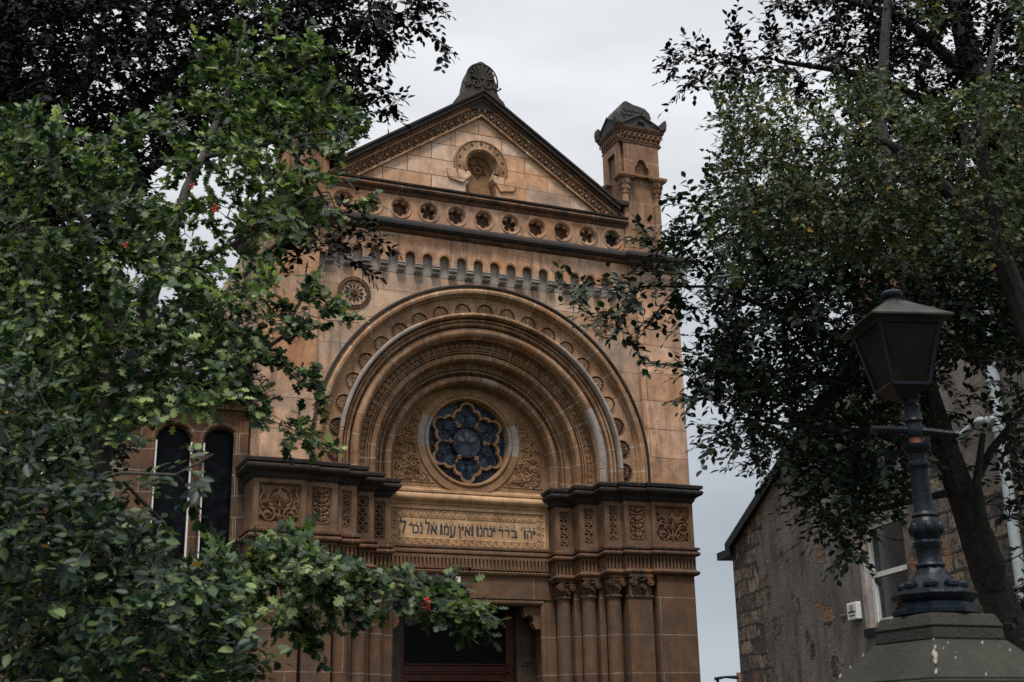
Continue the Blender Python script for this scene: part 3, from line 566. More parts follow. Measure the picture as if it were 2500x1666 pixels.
for sg in (-1, 1):
    for i, (a, b, yy) in enumerate(PB):
        x0, x1_ = (a, b) if sg > 0 else (-b, -a)
        dz = -.12*(yy+.05)
        pb = MB(); pb.box(x0, x1_, yy+.05, 1.25, 4.69+dz, 5.45+dz); framed(pb, x0+.004, x1_-.004, 4.692+dz, 5.448+dz, yy+.05, [.075, .085, .085, .085, .08][i])
        po = pb.build('carved_panel', M['panel'], SY)
        mg = [.088, .10, .098, .098, .092][i]; cm = MB(); W_ = (x1_-x0)-2*mg; cx = (x0+x1_)/2; H = .56
        if i == 0: carve_big(cm, cx, 4.79+dz, W_, H, yy+.038, 0 if sg < 0 else 1)
        else: carve_tall(cm, cx, 4.79+dz, max(W_, .10), H, yy+.036, 1 if i == 1 else (2 if (i == 2 and sg < 0) else 3))
        cm.build('carving', M['panel'], po, smooth=True)
        # small side return panel
        # flute band
        fb = MB(); fb.box(x0, x1_, yy+.05, 1.25, 4.28+dz, 4.53+dz); nfl = max(3, int((x1_-x0)/.066)); st_ = (x1_-x0)/nfl
        for k in range(nfl+1):
            xx = x0+k*st_; l, r_ = max(x0, xx-st_*.27), min(x1_, xx+st_*.27); fb.box(l, r_, yy, yy+.05, 4.30+dz, 4.49+dz)
        fb.box(x0, x1_, yy-.002, yy+.03, 4.49+dz, 4.53+dz); fb.box(x0, x1_, yy-.002, yy+.03, 4.28+dz, 4.315+dz); fb.build('fluted_band', M['panel'], SY)
fb = MB(); nfl = 44; st_ = 2.92/nfl
for k in range(nfl+1):
    xx = -1.46+k*st_; fb.box(max(-1.46, xx-st_*.27), min(1.46, xx+st_*.27), .785, .842, 4.30, 4.47)
fb.box(-1.46, 1.46, .795, .842, 4.47, 4.52); fb.box(-1.46, 1.46, .798, .842, 4.295, 4.312); fb.build('fluted_band', M['panel'], SY)
# --- inscription
ip = MB(); yI = .838
for a, b, c, d_ in ((-1.40, 1.40, 5.262, 5.30), (-1.40, 1.40, 4.645, 4.68), (-1.40, -1.36, 4.68, 5.262), (1.36, 1.40, 4.68, 5.262)): ip.box(a, b, .815, .842, c, d_)
ipo = ip.build('inscription_panel', M['text'], SY, bevel=.006)
bm_ = MB(); yb = .836
def scroll_unit(x, z, flip):
    bm_.tube(arc(x, z, .050, 0, 2*PI, 14, yb), .0075, 5); rosette(bm_, x, z, yb-.003, .036, 5, .011); bm_.leafblob(x+.05, z-.045*flip, yb, .05, .012, flip*1.0, .014)
for k in range(19):
    x = -1.27+k*(2.54/18); scroll_unit(x, 5.185, 1); scroll_unit(x, 4.728, -1)
for k in range(3):
    for sg in (-1, 1): scroll_unit(sg*1.285, 4.845+k*.115, 1)
for rr in ((-1.34, 1.34, 4.672, 5.243), (-1.225, 1.225, 4.783, 5.125)):
    a, b, c, d_ = rr; bm_.tube([(a, yb+.002, c), (b, yb+.002, c)], .007, 5); bm_.tube([(a, yb+.002, d_), (b, yb+.002, d_)], .007, 5); bm_.tube([(a, yb+.002, c), (a, yb+.002, d_)], .007, 5); bm_.tube([(b, yb+.002, c), (b, yb+.002, d_)], .007, 5)
bm_.build('scroll_border', M['text'], ipo, smooth=True)
LET = [('\u05d9', 1.167, 1.207, 4.93, 4.992), ('\u05d4', 1.052, 1.144, 4.857, 4.99), ('\u05d5', .995, 1.027, 4.857, 4.99), ("'", .939, .974, 4.99, 5.04), ('\u05d1', .763, .874, 4.857, 4.985), ('\u05d3', .642, .737, 4.857, 4.988), ('\u05d3', .527, .623, 4.857, 4.99), ('\u05d9', .434, .468, 4.94, 5.003),
       ('\u05e0', .355, .419, 4.855, 5.004), ('\u05d7', .259, .345, 4.857, 5.002), ('\u05e0', .187, .237, 4.855, 5.006), ('\u05d5', .134, .169, 4.855, 5.006), ('\u05d5', .043, .079, 4.858, 5.008), ('\u05d0', -.077, .026, 4.858, 5.009), ('\u05d9', -.130, -.092, 4.945, 5.007), ('\u05df', -.188, -.152, 4.805, 5.006),
       ('\u05e2', -.346, -.242, 4.814, 5.009), ('\u05de', -.444, -.358, 4.858, 5.007), ('\u05d5', -.507, -.47, 4.858, 5.010), ('\u05d0', -.673, -.562, 4.86, 5.008), ('\u05dc', -.768, -.689, 4.858, 5.103), ('\u05e0', -.863, -.818, 4.857, 5.009), ('\u05db', -.957, -.875, 4.861, 5.0), ('\u05e8', -1.048, -.969, 4.86, 5.008), ('\u05dc', -1.205, -1.097, 4.858, 5.112)]
for ch, x0, x1_, z0, z1_ in LET:
    tm = MB()
    if ch == "'": tm.prism([(x0, z0), (x0+.012, z0), (x1_, z1_), (x1_-.018, z1_)], .832, .84); tm.build('letter', M['ink'], ipo); continue
    cu = bpy.data.curves.new('t', 'FONT'); cu.body = ch; cu.resolution_u = 3; to = bpy.data.objects.new('t', cu); COL.objects.link(to)
    dg = bpy.context.evaluated_depsgraph_get(); me = to.evaluated_get(dg).to_mesh()
    V = np.array([v.co[:2] for v in me.vertices]) if len(me.vertices) else np.zeros((0, 2))
    if len(V):
        if ch == '\u05d3':
            tm.prism([(x0+(x1_-x0)*a_, z0+(z1_-z0)*b_) for a_, b_ in ((0, 1), (.03, .84), (.70, .82), (.72, .25), (.76, .0), (.86, .12), (.88, .82), (1, .84), (1, .98))][::-1], .832, .84); V = V*0+1
        mn, mx = V.min(0), V.max(0); sc_ = (mx-mn)+1e-6
        vs = [(x0+(v[0]-mn[0])/sc_[0]*(x1_-x0), .8335, z0+(v[1]-mn[1])/sc_[1]*(z1_-z0)) for v in V]
        fs = [tuple(p.vertices) for p in me.polygons] if ch != '\u05d3' else []; vs = vs if fs else []
        for dx in (-.0035, 0, .0035): tm.add([(v[0]+dx, v[1]-abs(dx)*.1-dx*.02, v[2]) for v in vs], fs)
    to.to_mesh_clear() if hasattr(to, 'to_mesh_clear') else None
    bpy.data.objects.remove(to); bpy.data.curves.remove(cu)
    cx = (x0+x1_)/2
    zd = 5.033 if z1_ < 5.05 else 5.035
    tm.add([(cx+.012*math.cos(2*PI*k/10), .8335, zd+.012*math.sin(2*PI*k/10)) for k in range(10)], [tuple(range(10))]); tm.build('letter', M['ink'], ipo)
tm = MB(); tm.prism([(-1.222, 4.81), (-1.205, 4.81), (-1.198, 4.90), (-1.222, 4.88)], .832, .84)
tm.build('letter', M['ink'], ipo)
# --- lower zone: piers, columns, capitals, door
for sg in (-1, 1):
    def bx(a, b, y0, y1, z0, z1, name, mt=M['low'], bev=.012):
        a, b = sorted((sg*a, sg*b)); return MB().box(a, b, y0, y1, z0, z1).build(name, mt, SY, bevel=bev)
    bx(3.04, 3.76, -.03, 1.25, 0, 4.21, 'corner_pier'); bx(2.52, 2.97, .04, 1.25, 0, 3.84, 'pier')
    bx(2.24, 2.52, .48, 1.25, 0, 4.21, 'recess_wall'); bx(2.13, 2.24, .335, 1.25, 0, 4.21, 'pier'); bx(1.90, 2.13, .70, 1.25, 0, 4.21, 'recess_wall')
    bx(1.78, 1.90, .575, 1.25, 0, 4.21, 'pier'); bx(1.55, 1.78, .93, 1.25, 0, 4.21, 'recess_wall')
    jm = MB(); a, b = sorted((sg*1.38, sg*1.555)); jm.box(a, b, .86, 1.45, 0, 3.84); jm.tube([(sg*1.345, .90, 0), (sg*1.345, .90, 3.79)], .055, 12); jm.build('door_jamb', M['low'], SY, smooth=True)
    # pier capital (square) and column capitals
    for j, (cx, cy, rad) in enumerate(((2.745, .16, 0), (2.335, .235, .125), (1.985, .47, .122), (1.64, .725, .12))):
        x = sg*cx
        if rad:
            colo = MB().lathe(x, cy, [(rad+.03, 0), (rad+.03, .1), (rad+.004, .25), (rad, .4), (rad, 3.0), (rad*.97, 3.80), (rad*.97, 3.83), (rad+.025, 3.84), (rad+.03, 3.855), (rad+.02, 3.87), (rad, 3.88)], 28).build('column', M['low'], SY, smooth=True)
            cp = MB(); hwc = .165; yf = cy-.165
            cp.lathe(x, cy, [(rad*.95, 3.875), (rad*1.0, 3.93), (rad*1.15, 4.02), (rad*1.2, 4.14)], 20); par = colo
        else:
            cp = MB(); hwc = .215; yf = -.035; cp.box(x-.20, x+.20, .03, .5, 3.855, 4.15); cp.box(x-.235, x+.235, .02, .5, 3.835, 3.865); par = SY
        cp.box(x-hwc-.01, x+hwc+.01, yf-.005, cy+.3, 4.155, 4.205)
        for s2 in (-1, 1):
            vx = x+s2*(hwc-.055); vz = 4.075
            cp.tube([(vx, yf+.0, vz), (vx, yf+.09, vz)], .058, 16); cp.tube(arc(vx, vz, .052, 0, 2*PI, 18, yf-.002), .011, 6); rosette(cp, vx, vz, yf-.006, .036, 7, .012)
            cp.tube([(x, yf+.01, 4.10), (x+s2*hwc*.35, yf+.005, 4.135), (x+s2*(hwc-.055), yf, 4.135)], .012, 6)
            cp.leafblob(x+s2*.04, 3.93, yf+.05, .13, .03, PI/2-s2*.5, .03)
        rosette(cp, x, 4.01, yf+.015, .042, 5, .03)
        for k in range(7): cp.blob((x+.055*math.cos(PI+PI*k/6), yf+.045, 3.95+.045*math.sin(PI+PI*k/6)), (.011, .02, .011), 5, 4)
        cp.v = [(a_, b_, c_-(.10*(cy-.16))) for a_, b_, c_ in cp.v]
        cp.build('capital', M['soot2'] if True else 0, par, smooth=True)
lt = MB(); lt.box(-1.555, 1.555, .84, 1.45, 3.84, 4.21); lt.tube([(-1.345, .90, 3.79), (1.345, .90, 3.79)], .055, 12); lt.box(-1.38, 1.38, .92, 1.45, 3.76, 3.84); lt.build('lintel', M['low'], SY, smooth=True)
for sg in (-1, 1):
    bk = [(1.35, 3.76), (1.00, 3.76), (1.0, 3.62), (1.03, 3.56)]+[(1.10+.085*math.cos(R(a)), 3.53+.085*math.sin(R(a))-.02) for a in (150, 110, 70, 30, -10, -40)]+[(1.22, 3.36), (1.27, 3.37), (1.35, 3.35)]
    bk = [(sg*x, z) for x, z in bk]; MB().prism(bk if sg > 0 else bk[::-1], .93, 1.10).build('door_bracket', M['low'], SY)
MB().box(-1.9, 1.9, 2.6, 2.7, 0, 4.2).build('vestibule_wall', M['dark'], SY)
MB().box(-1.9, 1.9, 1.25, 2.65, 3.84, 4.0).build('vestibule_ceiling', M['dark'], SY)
dr = MB(); yd = 1.42
dr.box(-.93, .93, yd, yd+.08, 2.70, 2.80); dr.box(-.93, .93, yd-.03, yd+.08, 2.80, 2.83); dr.box(-.93, .93, yd-.02, yd+.08, 2.665, 2.70)
dr.box(.87, 1.02, yd-.02, yd+.10, 0, 3.84); dr.box(-1.02, -.93, yd-.02, yd+.10, 0, 3.84); dr.box(.80, .87, yd+.005, yd+.06, 0, 2.665); dr.box(-.93, -.85, yd+.005, yd+.06, 0, 2.665); dr.box(-.93, .93, yd+.002, yd+.06, 2.55, 2.665)
do = dr.build('door', M['wood'], SY, bevel=.006)
M['dglass'] = plain('dark_door_glass', (.004, .0035, .0035), .35, spec=.15); MB().box(-.93, .87, yd+.04, yd+.045, 2.83, 3.76).build('door_glass', M['dglass'], do); MB().box(-.85, .80, yd+.03, yd+.035, 0, 2.55).build('door_glass', M['dglass'], do)
for sg in (-1, 1):
    pw = MB(); a, b = sorted((sg*1.02, sg*1.38)); pw.box(a, b, 1.30, 1.40, 0, 3.76)
    for z0, z1_ in ((1.6, 2.62), (2.80, 3.45)):
        a2, b2 = sorted((sg*1.09, sg*1.30)); pw.box(a2, b2, 1.285, 1.30, z0, z1_); pw.box(a2+.03, b2-.03, 1.27, 1.286, z0+.05, z1_-.05)
    pw.build('wood_panelling', M['panelwood'], SY, bevel=.004)
# --- frieze of roundels
m = MB(); fx0, fx1 = -2.79, 2.79; z0f, z1f = 9.955, 10.42; zc_ = 10.19; pit = .5009
ed = [fx0]+[(i-5+.5)*pit for i in range(10)]+[fx1]
for i in range(11):
    cx = (i-5)*pit; a, b = ed[i], ed[i+1]; AA = rect_angles(cx, zc_, a, b, z0f, z1f, 32)
    m.plate([rectpt(cx, zc_, a, b, z0f, z1f, t) for t in AA], [(cx+.165*math.cos(t), zc_+.165*math.sin(t)) for t in AA], 0.0, .05)
m.build('roundel_frieze', M['frieze'], SY)
for i in range(11):
    cx = (i-5)*pit; mb = MB(); n = 72; T = [2*PI*k/n for k in range(n)]
    mb.tube([(cx+.185*math.cos(2*PI*k/32), -.002, zc_+.185*math.sin(2*PI*k/32)) for k in range(33)], .012, 6)
    mb.tube([(cx+.16*math.cos(2*PI*k/32), .02, zc_+.16*math.sin(2*PI*k/32)) for k in range(33)], .012, 6)
    def foil(t, nf=6 if i % 3 else 5):
        q = (t-PI/2+PI/nf) % (2*PI/nf)-PI/nf; cxx, cr = .088, .05; bb = cxx*math.cos(q); dd = cr*cr-(cxx*math.sin(q))**2
        return max(.055, bb+math.sqrt(dd)) if dd > 0 else .058
    mb.plate([(cx+.16*math.cos(t), zc_+.16*math.sin(t)) for t in T], [(cx+foil(t)*math.cos(t), zc_+foil(t)*math.sin(t)) for t in T], .045, .10)
    ro = mb.build('roundel', M['frieze'], SY)
    bk = MB(); bk.add([(cx+.15*math.cos(t), .14+.012*math.sin(5*t), zc_+.15*math.sin(t)) for t in T]+[(cx, .12, zc_)], [(k, (k+1) % n, n) for k in range(n)]); bk.build('roundel_back', M['soot2'] if i not in (0, 10) else M['dark'], ro)  # backs coloured dark to give the shade inside the foil openings
straight([(-.0, 10.415), (.02, 10.43), (.03, 10.47), (.05, 10.485), (.085, 10.50), (.10, 10.53), (.085, 10.565), (.07, 10.575)], 0.0, -2.80, 2.80, 'gable_string', M['soot2'])
straight([(.07, 10.575), (.075, 10.585), (.10, 10.59), (.105, 10.62), (.0, 10.65), (-.15, 10.66)], 0.0, -2.80, 2.80, 'gable_string_top', M['soot'])
# --- gable
SL = .678; KC = 1.208
AZ = 12.20; TY = .08
def chev(d0, d1, y0, y1, xe, zbase, name, mt, bev=0):
    za, zb_ = AZ+d0*KC, AZ+d1*KC
    mb = MB()
    for sg in (-1, 1):
        def X(zt): return min(xe, (zt-zbase)/SL)
        xi, xo = X(za), X(zb_)
        poly = [(0, za), (0, zb_), (sg*xo, zb_-SL*xo)]
        if xo > xi+1e-6: poly.append((sg*xi, za-SL*xi)) if abs((za-SL*xi)-(zb_-SL*xo)) < .02 or True else None
        else: poly.append((sg*xi, za-SL*xi))
        mb.prism(poly if sg > 0 else poly[::-1], y0, y1)
    return mb.build(name, mt, SY, bevel=bev)
NX, NZ = -.01, 11.235
shape = [(NX+.26*math.cos(R(-38+256*k/26)), NZ+.26*math.sin(R(-38+256*k/26))) for k in range(27)]+[(NX-.19, 11.02), (NX-.24, 10.90), (NX-.29, 10.84), (NX-.29, 10.61), (NX+.29, 10.61), (NX+.29, 10.80), (NX+.26, 10.93), (NX+.20, 11.02)]
NC = (NX, 11.05); keyp = sorted(shape, key=lambda p: math.atan2(p[1]-NC[1], p[0]-NC[0]) % (2*PI))
tri = [(-2.36, 10.6), (0, AZ+.01), (2.36, 10.6)]
def hit(poly, c, a):
    dx, dz = math.cos(a), math.sin(a); best = 9
    for i in range(len(poly)):
        (x0, z0), (x1, z1) = poly[i-1], poly[i]; ex, ez = x1-x0, z1-z0; dn = dx*ez-dz*ex
        if abs(dn) < 1e-9: continue
        t_ = ((x0-c[0])*ez-(z0-c[1])*ex)/dn; q_ = ((x0-c[0])*dz-(z0-c[1])*dx)/dn
        if t_ > 0 and -1e-6 <= q_ <= 1+1e-6: best = min(best, t_)
    return (c[0]+dx*best, c[1]+dz*best)
AG = sorted([math.atan2(p[1]-NC[1], p[0]-NC[0]) % (2*PI) for p in shape+tri])
gw = MB().plate([hit(tri, NC, a) for a in AG], [hit(shape, NC, a) for a in AG], TY+.003, .16); gw.build('gable_wall', M['ped'], SY)
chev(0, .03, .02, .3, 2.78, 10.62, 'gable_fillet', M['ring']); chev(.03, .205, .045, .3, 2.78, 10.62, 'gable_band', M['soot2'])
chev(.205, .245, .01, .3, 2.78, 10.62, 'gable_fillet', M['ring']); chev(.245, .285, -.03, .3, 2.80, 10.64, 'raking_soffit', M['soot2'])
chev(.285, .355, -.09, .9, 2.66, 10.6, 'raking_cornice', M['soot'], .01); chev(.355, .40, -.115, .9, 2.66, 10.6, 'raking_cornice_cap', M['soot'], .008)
for sg in (-1, 1):
    a, b = sorted((sg*2.62, sg*2.83)); MB().box(a, b, -.10, .9, 10.85, 10.95).build('raking_cornice_return', M['soot'], SY, bevel=.012)
# gable roof behind
rf = MB(); rf.prism([(-2.8, 10.6), (0, 12.50), (2.8, 10.6)], .9, 7.0); rf.build('roof', M['slate'], SY)
egg = MB(); cs, sn = math.cos(math.atan(SL)), math.sin(math.atan(SL))
for sg in (-1, 1):
    nE = 21
    for k in range(nE):
        s_ = .075+k*.158; d = .117; cx = sg*(s_*cs-0*sn)+sg*d*sn*0; x = sg*(s_*cs); z = AZ+d*KC-SL*abs(x)
        if abs(x) > 2.66: break
        ux, uz = sg*cs, -sn; vx, vz = sg*sn, cs
        pts = [(x+ux*.062*math.cos(t)+vx*.082*math.sin(t), .04, z+uz*.062*math.cos(t)+vz*.082*math.sin(t)) for t in [2*PI*q/16 for q in range(17)]]
        egg.tube(pts, .013, 5)
        egg.blob((x+vx*-.01, .035, z+vz*-.01), (.034, .042, .04), 8, 6)
        egg.leafblob(x-vx*.04-ux*.03, z-vz*.04-uz*.03, .03, .11, .018, math.atan2(vz+uz*.6, vx+ux*.6), .03)
        if k: egg.leafblob(x-ux*.079-vx*.075, z-uz*.079-vz*.075, .04, .15, .014, math.atan2(vz, vx), .03)
egg.build('egg_and_leaf_moulding', M['turret'], SY, smooth=True)
# niche with star
m = MB(); nx, nzc = -.01, 11.235; ny = TY
rw = lambda a0, a1, r0, r1, y, mb: mb.add([(nx+r*math.cos(a0+(a1-a0)*k/40), y, nzc+r*math.sin(a0+(a1-a0)*k/40)) for r in (r0, r1) for k in range(41)], [(k, k+1, 41+k+1, 41+k) for k in range(40)])
hm = MB(); A0, A1 = R(-22), R(202)
rows = [[(nx+r*math.cos(A0+(A1-A0)*k/48), yy, nzc+r*math.sin(A0+(A1-A0)*k/48)) for k in range(49)] for r, yy in ((.51, ny), (.50, ny-.035), (.485, ny-.04), (.475, ny-.025), (.36, ny-.025), (.345, ny-.03), (.335, ny-.05), (.31, ny-.055), (.295, ny-.03), (.285, ny-.02), (.275, ny-.02), (.265, ny+.0))]
hm.loft(rows)
ho = hm.build('horseshoe_arch', M['ring'], SY, smooth=True)
dk = MB()
for k in range(9):
    a = R(-8+k*24.5); cx, cz = nx+.418*math.cos(a), nzc+.418*math.sin(a)
    for j in range(4): b = a+j*PI/2; dk.add([(cx+.02*math.cos(b)+.013*math.cos(2*PI*q/8), ny-.0275, cz+.02*math.sin(b)+.013*math.sin(2*PI*q/8)) for q in range(8)], [tuple(range(8))])
    if k < 8:
        for dr_ in (-.03, .03): a2 = a+R(12.2); cx2, cz2 = nx+(.418+dr_)*math.cos(a2), nzc+(.418+dr_)*math.sin(a2); dk.add([(cx2+.008*math.cos(2*PI*q/6), ny-.0275, cz2+.008*math.sin(2*PI*q/6)) for q in range(6)], [tuple(range(6))])
dk.build('dark_flower_dots', M['dark'], ho)  # flat dark discs stand in for the shade inside pierced holes
nich = MB(); nn = 26; prof_n = [(nx+.26*math.cos(R(-38+256*k/nn)), nzc+.26*math.sin(R(-38+256*k/nn))) for k in range(nn+1)]
kk = len(shape); nich.add([(nx-.4, ny+.16, 10.55), (nx+.4, ny+.16, 10.55), (nx+.4, ny+.16, 11.6), (nx-.4, ny+.16, 11.6)], [(0, 1, 2, 3)])
nio = nich.build('niche', M['tymp'], ho)
# shaded reveal: proud side stones make the niche read as sunk
rv = MB(); rv.loft([[(x, ny-.03, z) for x, z in shape[:nn+1]], [(x, ny-.002, z) for x, z in shape[:nn+1]]]); rv.build('niche_edge', M['soot2'], ho)
sidest = MB()
sidest.prism([(.195, 11.05), (.24, 11.10), (.60, 11.06), (.66, 10.95), (.60, 10.84), (.34, 10.80), (.285, 10.90), (.22, 10.98)][::-1], ny-.03, ny+.01)
sidest.build('broken_springer', M['ped'], SY, bevel=.012)
MB().prism([(-.22, 11.10), (-.45, 11.12), (-.66, 11.11), (-.62, 10.92), (-.36, 10.86), (-.30, 10.92), (-.19, 11.03)], ny-.03, ny+.01).build('broken_springer', M['ped'], SY, bevel=.012)
stm = MB(); ny += .16; cx, cz = nx-.0, 11.24
for q in (0, 1):
    P = [(cx+.17*math.cos(PI/2+q*PI+k*2*PI/3), cz+.17*math.sin(PI/2+q*PI+k*2*PI/3)) for k in range(3)]
    for k in range(3): stm.tube([(P[k][0], ny-.006, P[k][1]), (P[(k+1) % 3][0], ny-.006, P[(k+1) % 3][1])], .012, 5)
for k in range(8): a = PI*k/8; stm.tube([(cx-.04*math.cos(a), ny-.006, cz-.04*math.sin(a)), (cx+.04*math.cos(a), ny-.006, cz+.04*math.sin(a))], .006, 4)
stm.build('star_of_david', M['soot2'], ho, smooth=True)
# --- acroterion on the apex
ac = MB(); by = .0
sil = [(-.50, 12.30), (-.50, 12.52), (-.43, 12.60), (-.38, 12.62), (-.34, 12.82), (-.30, 12.98), (-.25, 13.10), (-.17, 13.20), (-.06, 13.27), (.0, 13.29), (.06, 13.27), (.17, 13.20), (.24, 13.10), (.28, 12.98), (.30, 12.90), (.33, 12.90), (.33, 12.72), (.38, 12.62), (.46, 12.56), (.50, 12.50), (.50, 12.30)]
sil = [(x*.9, z) for x, z in sil]; ac.prism(sil[::-1], by, by+.32); aco = ac.build('apex_acroterion', M['finial'], SY, bevel=.015)
pm_ = MB()
for k in range(9):
    a = PI/2+(k-4)*.31; L_ = .33-.012*abs(k-4)**1.5; pm_.tube([(0+.05*math.cos(a), by-.01, 12.88+.05*math.sin(a)), (L_*.6*math.cos(a), by-.03, 12.88+L_*.6*math.sin(a)), (L_*.95*math.cos(a+(k-4)*.03), by-.02, 12.88+L_*.95*math.sin(a))], [.012, .022, .03], 7)
for sg in (-1, 1): pm_.tube(spiral(sg*.11, 12.82, by-.012, .095, .02, PI/2-sg*.3, sg*1.6, 24), [.02-.006*k/24 for k in range(25)], 7); pm_.tube([(sg*.2, by-.01, 12.80), (sg*.30, by-.01, 12.74), (sg*.36, by-.01, 12.80)], .018, 6)
pm_.tube([(-.30, by-.005, 12.80)]+[(.30*math.cos(PI-PI*k/16), by-.005, 12.90+.33*math.sin(PI*k/16)) for k in range(17)]+[(.30, by-.005, 12.80)], .016, 6)
pm_.build('palmette', M['finial'], aco, smooth=True)
# --- corner pinnacles
def pinnacle(sg, lab):
    X = sg*3.14; x0, x1_ = X-.40, X+.40; y0, y1_ = -.04, .62
    root = MB(); root.box(x0+.03, x1_-.03, y0+.06, y1_, 9.95, 12.16); root.box(x0-.06, x1_+.06, y0-.04, y1_+.08, 9.95, 10.02)
    root.box(x0+.2, x1_-.2, y0+.02, y1_, 10.02, 10.12)
    po = root.build('pinnacle', M['turret'], SY, bevel=.012); po['label'] = lab
    for cx in (x0+.07, x1_-.07):
        for cy in (y0+.05, y1_-.06):
            c = MB(); c.box(cx-.085, cx+.085, cy-.085, cy+.085, 9.97, 10.17)
            c.lathe(cx, cy, [(.09, 10.17), (.098, 10.19), (.09, 10.215), (.075, 10.225), (.09, 10.245), (.088, 10.27), (.07, 10.285), (.066, 10.32), (.066, 11.13), (.078, 11.14), (.08, 11.16), (.068, 11.175)], 16)
            co = c.build('colonnette', M['turret'], po, smooth=True)
            k = MB(); k.lathe(cx, cy, [(.066, 11.17), (.075, 11.25), (.11, 11.38), (.13, 11.43)], 12)
            for q in range(8):
                a = 2*PI*q/8; 
                for zz, rr in ((11.25, .085), (11.35, .11)): k.blob((cx+rr*math.cos(a), cy+rr*math.sin(a), zz), (.024, .024, .05), 6, 4)
            k.box(cx-.15, cx+.15, cy-.14, cy+.14, 11.43, 11.46); k.box(cx-.165, cx+.165, cy-.155, cy+.155, 11.46, 11.50)
            k.build('colonnette_capital', M['turret'], po, smooth=False)
    # front: arched recess framing
    fr = MB(); n = 24; hw_ = .14
    AA = rect_angles(X, 11.62, x0+.03, x1_-.03, 11.50, 12.16, 32)
    tre = [(X+max(.10, .15+.03*math.cos(3*(t-PI/2)))*math.cos(t), 11.66+max(.10, .15+.03*math.cos(3*(t-PI/2)))*math.sin(t)) for t in AA]
    fr.plate([rectpt(X, 11.62, x0+.03, x1_-.03, 11.50, 12.16, t) for t in AA], tre, y0-.03, .085)
    for s2 in (-1, 1): fr.box(X+s2*.20-.05, X+s2*.20+.05, y0-.036, y0+.06, 11.48, 11.66)
    fr.build('trefoil_front', M['turret'], po)
    # side niche (towards the centre)
    xs = x0 if sg > 0 else x1_; sn_ = MB(); s3 = -1 if sg > 0 else 1
    sn_.box(min(xs, xs+s3*.04), max(xs, xs+s3*.04), y0+.02, y0+.18, 11.5, 12.16); sn_.box(min(xs, xs+s3*.04), max(xs, xs+s3*.04), y1_-.18, y1_, 11.5, 12.16); sn_.box(min(xs, xs+s3*.04), max(xs, xs+s3*.04), y0+.18, y1_-.18, 12.0, 12.16); sn_.build('side_arch', M['turret'], po)
    # flared foliage band
    fb = MB(); rows = []
    for z, o in ((12.13, .0), (12.16, .045), (12.19, .03), (12.22, .02), (12.30, .035), (12.38, .06), (12.40, .08), (12.43, .085), (12.44, .095), (12.48, .10)):
        rows.append([(x0-o, y0-o, z), (x1_+o, y0-o, z), (x1_+o, y1_+o, z), (x0-o, y1_+o, z)])
    fb.loft(rows, close=True); fb.add([(x0-.1, y0-.1, 12.48), (x1_+.1, y0-.1, 12.48), (x1_+.1, y1_+.1, 12.48), (x0-.1, y1_+.1, 12.48)], [(0, 1, 2, 3)]); fb.build('pinnacle_cornice', M['soot2'], po)
    fl = MB()
    for k in range(9):
        for zz, o in ((12.245, .025), (12.33, .045)):
            t = (k+(.5 if zz > 12.3 else 0))/8.6
            if t <= 1:
                fl.tube(arc(x0-.03+t*(x1_-x0+.06), zz, .042, 0, 2*PI, 8, y0-o-.012), .012, 5)
                yy = y0-.03+t*(y1_-y0+.06); xs2 = x0-o-.012 if sg > 0 else x1_+o+.012
                fl.tube([(xs2, yy+.042*math.cos(a), zz+.042*math.sin(a)) for a in [2*PI*q/8 for q in range(9)]], .012, 5)
    fl.build('pinnacle_foliage', M['turret'], po)
    # gablets and domed cap
    gb = MB(); gx = X; gb.prism([(x0-.02, 12.48), (gx, 12.72), (x1_+.02, 12.48)][::-1], y0-.08, y0+.03)
    gb.tube([(x0-.06, y0-.09, 12.49), (gx, y0-.09, 12.74), (x1_+.06, y0-.09, 12.49)], .026, 6)
    for k in range(7): a = PI*k/6; gb.leafblob(gx, 12.55, y0-.08, .09, .018, a, .03)
    for q in (0, 1):
        yy = (y0+y1_)/2
        xx = x0-.08 if q == 0 else x1_+.08; s4 = -1 if q == 0 else 1
        gb.add([(xx, y0-.1, 12.48), (xx, y1_+.1, 12.48), (xx, yy, 12.78), (xx-s4*.1, y0-.1, 12.48), (xx-s4*.1, y1_+.1, 12.48), (xx-s4*.1, yy, 12.78)], [(0, 1, 2), (3, 5, 4), (0, 2, 5, 3), (1, 4, 5, 2)])
        gb.tube([(xx, y0-.12, 12.49), (xx, yy, 12.78), (xx, y1_+.12, 12.49)], .026, 6)
    for ax in (x0-.05, x1_+.05):
        for ay in (y0-.05, y1_+.05):
            s5 = 1 if ax > X else -1
            gb.prism([(ax-.07, 12.48), (ax+.07, 12.48), (ax+s5*.09, 12.60), (ax+s5*.075, 12.70), (ax+s5*.03, 12.68), (ax-.06*s5, 12.58)] if s5 > 0 else [(ax-.07, 12.48), (ax+.07, 12.48), (ax+.06, 12.58), (ax-.03, 12.68), (ax-.075, 12.70), (ax-.09, 12.60)], ay-.07, ay+.07)
    gb.build('gablets', M['finial'], po)
    cpp = MB(); rows = []
    for k in range(9):
        t = k/8; a = t*PI/2
        rows.append([(X-.36*math.cos(a)**.8+ (0), yy, 12.50+.42*math.sin(a)) for yy in (y0+.02, y1_-.05)][::1])
    top = [(-.42, 12.48), (-.40, 12.66), (-.35, 12.86), (-.30, 13.00), (-.24, 13.03), (-.10, 12.98), (.04, 12.96), (.16, 12.93), (.25, 12.85), (.28, 12.74), (.24, 12.70), (.30, 12.60), (.34, 12.48)]
    cpp.prism([(X+x, z) for x, z in top][::-1], y0+.0, y1_-.05)
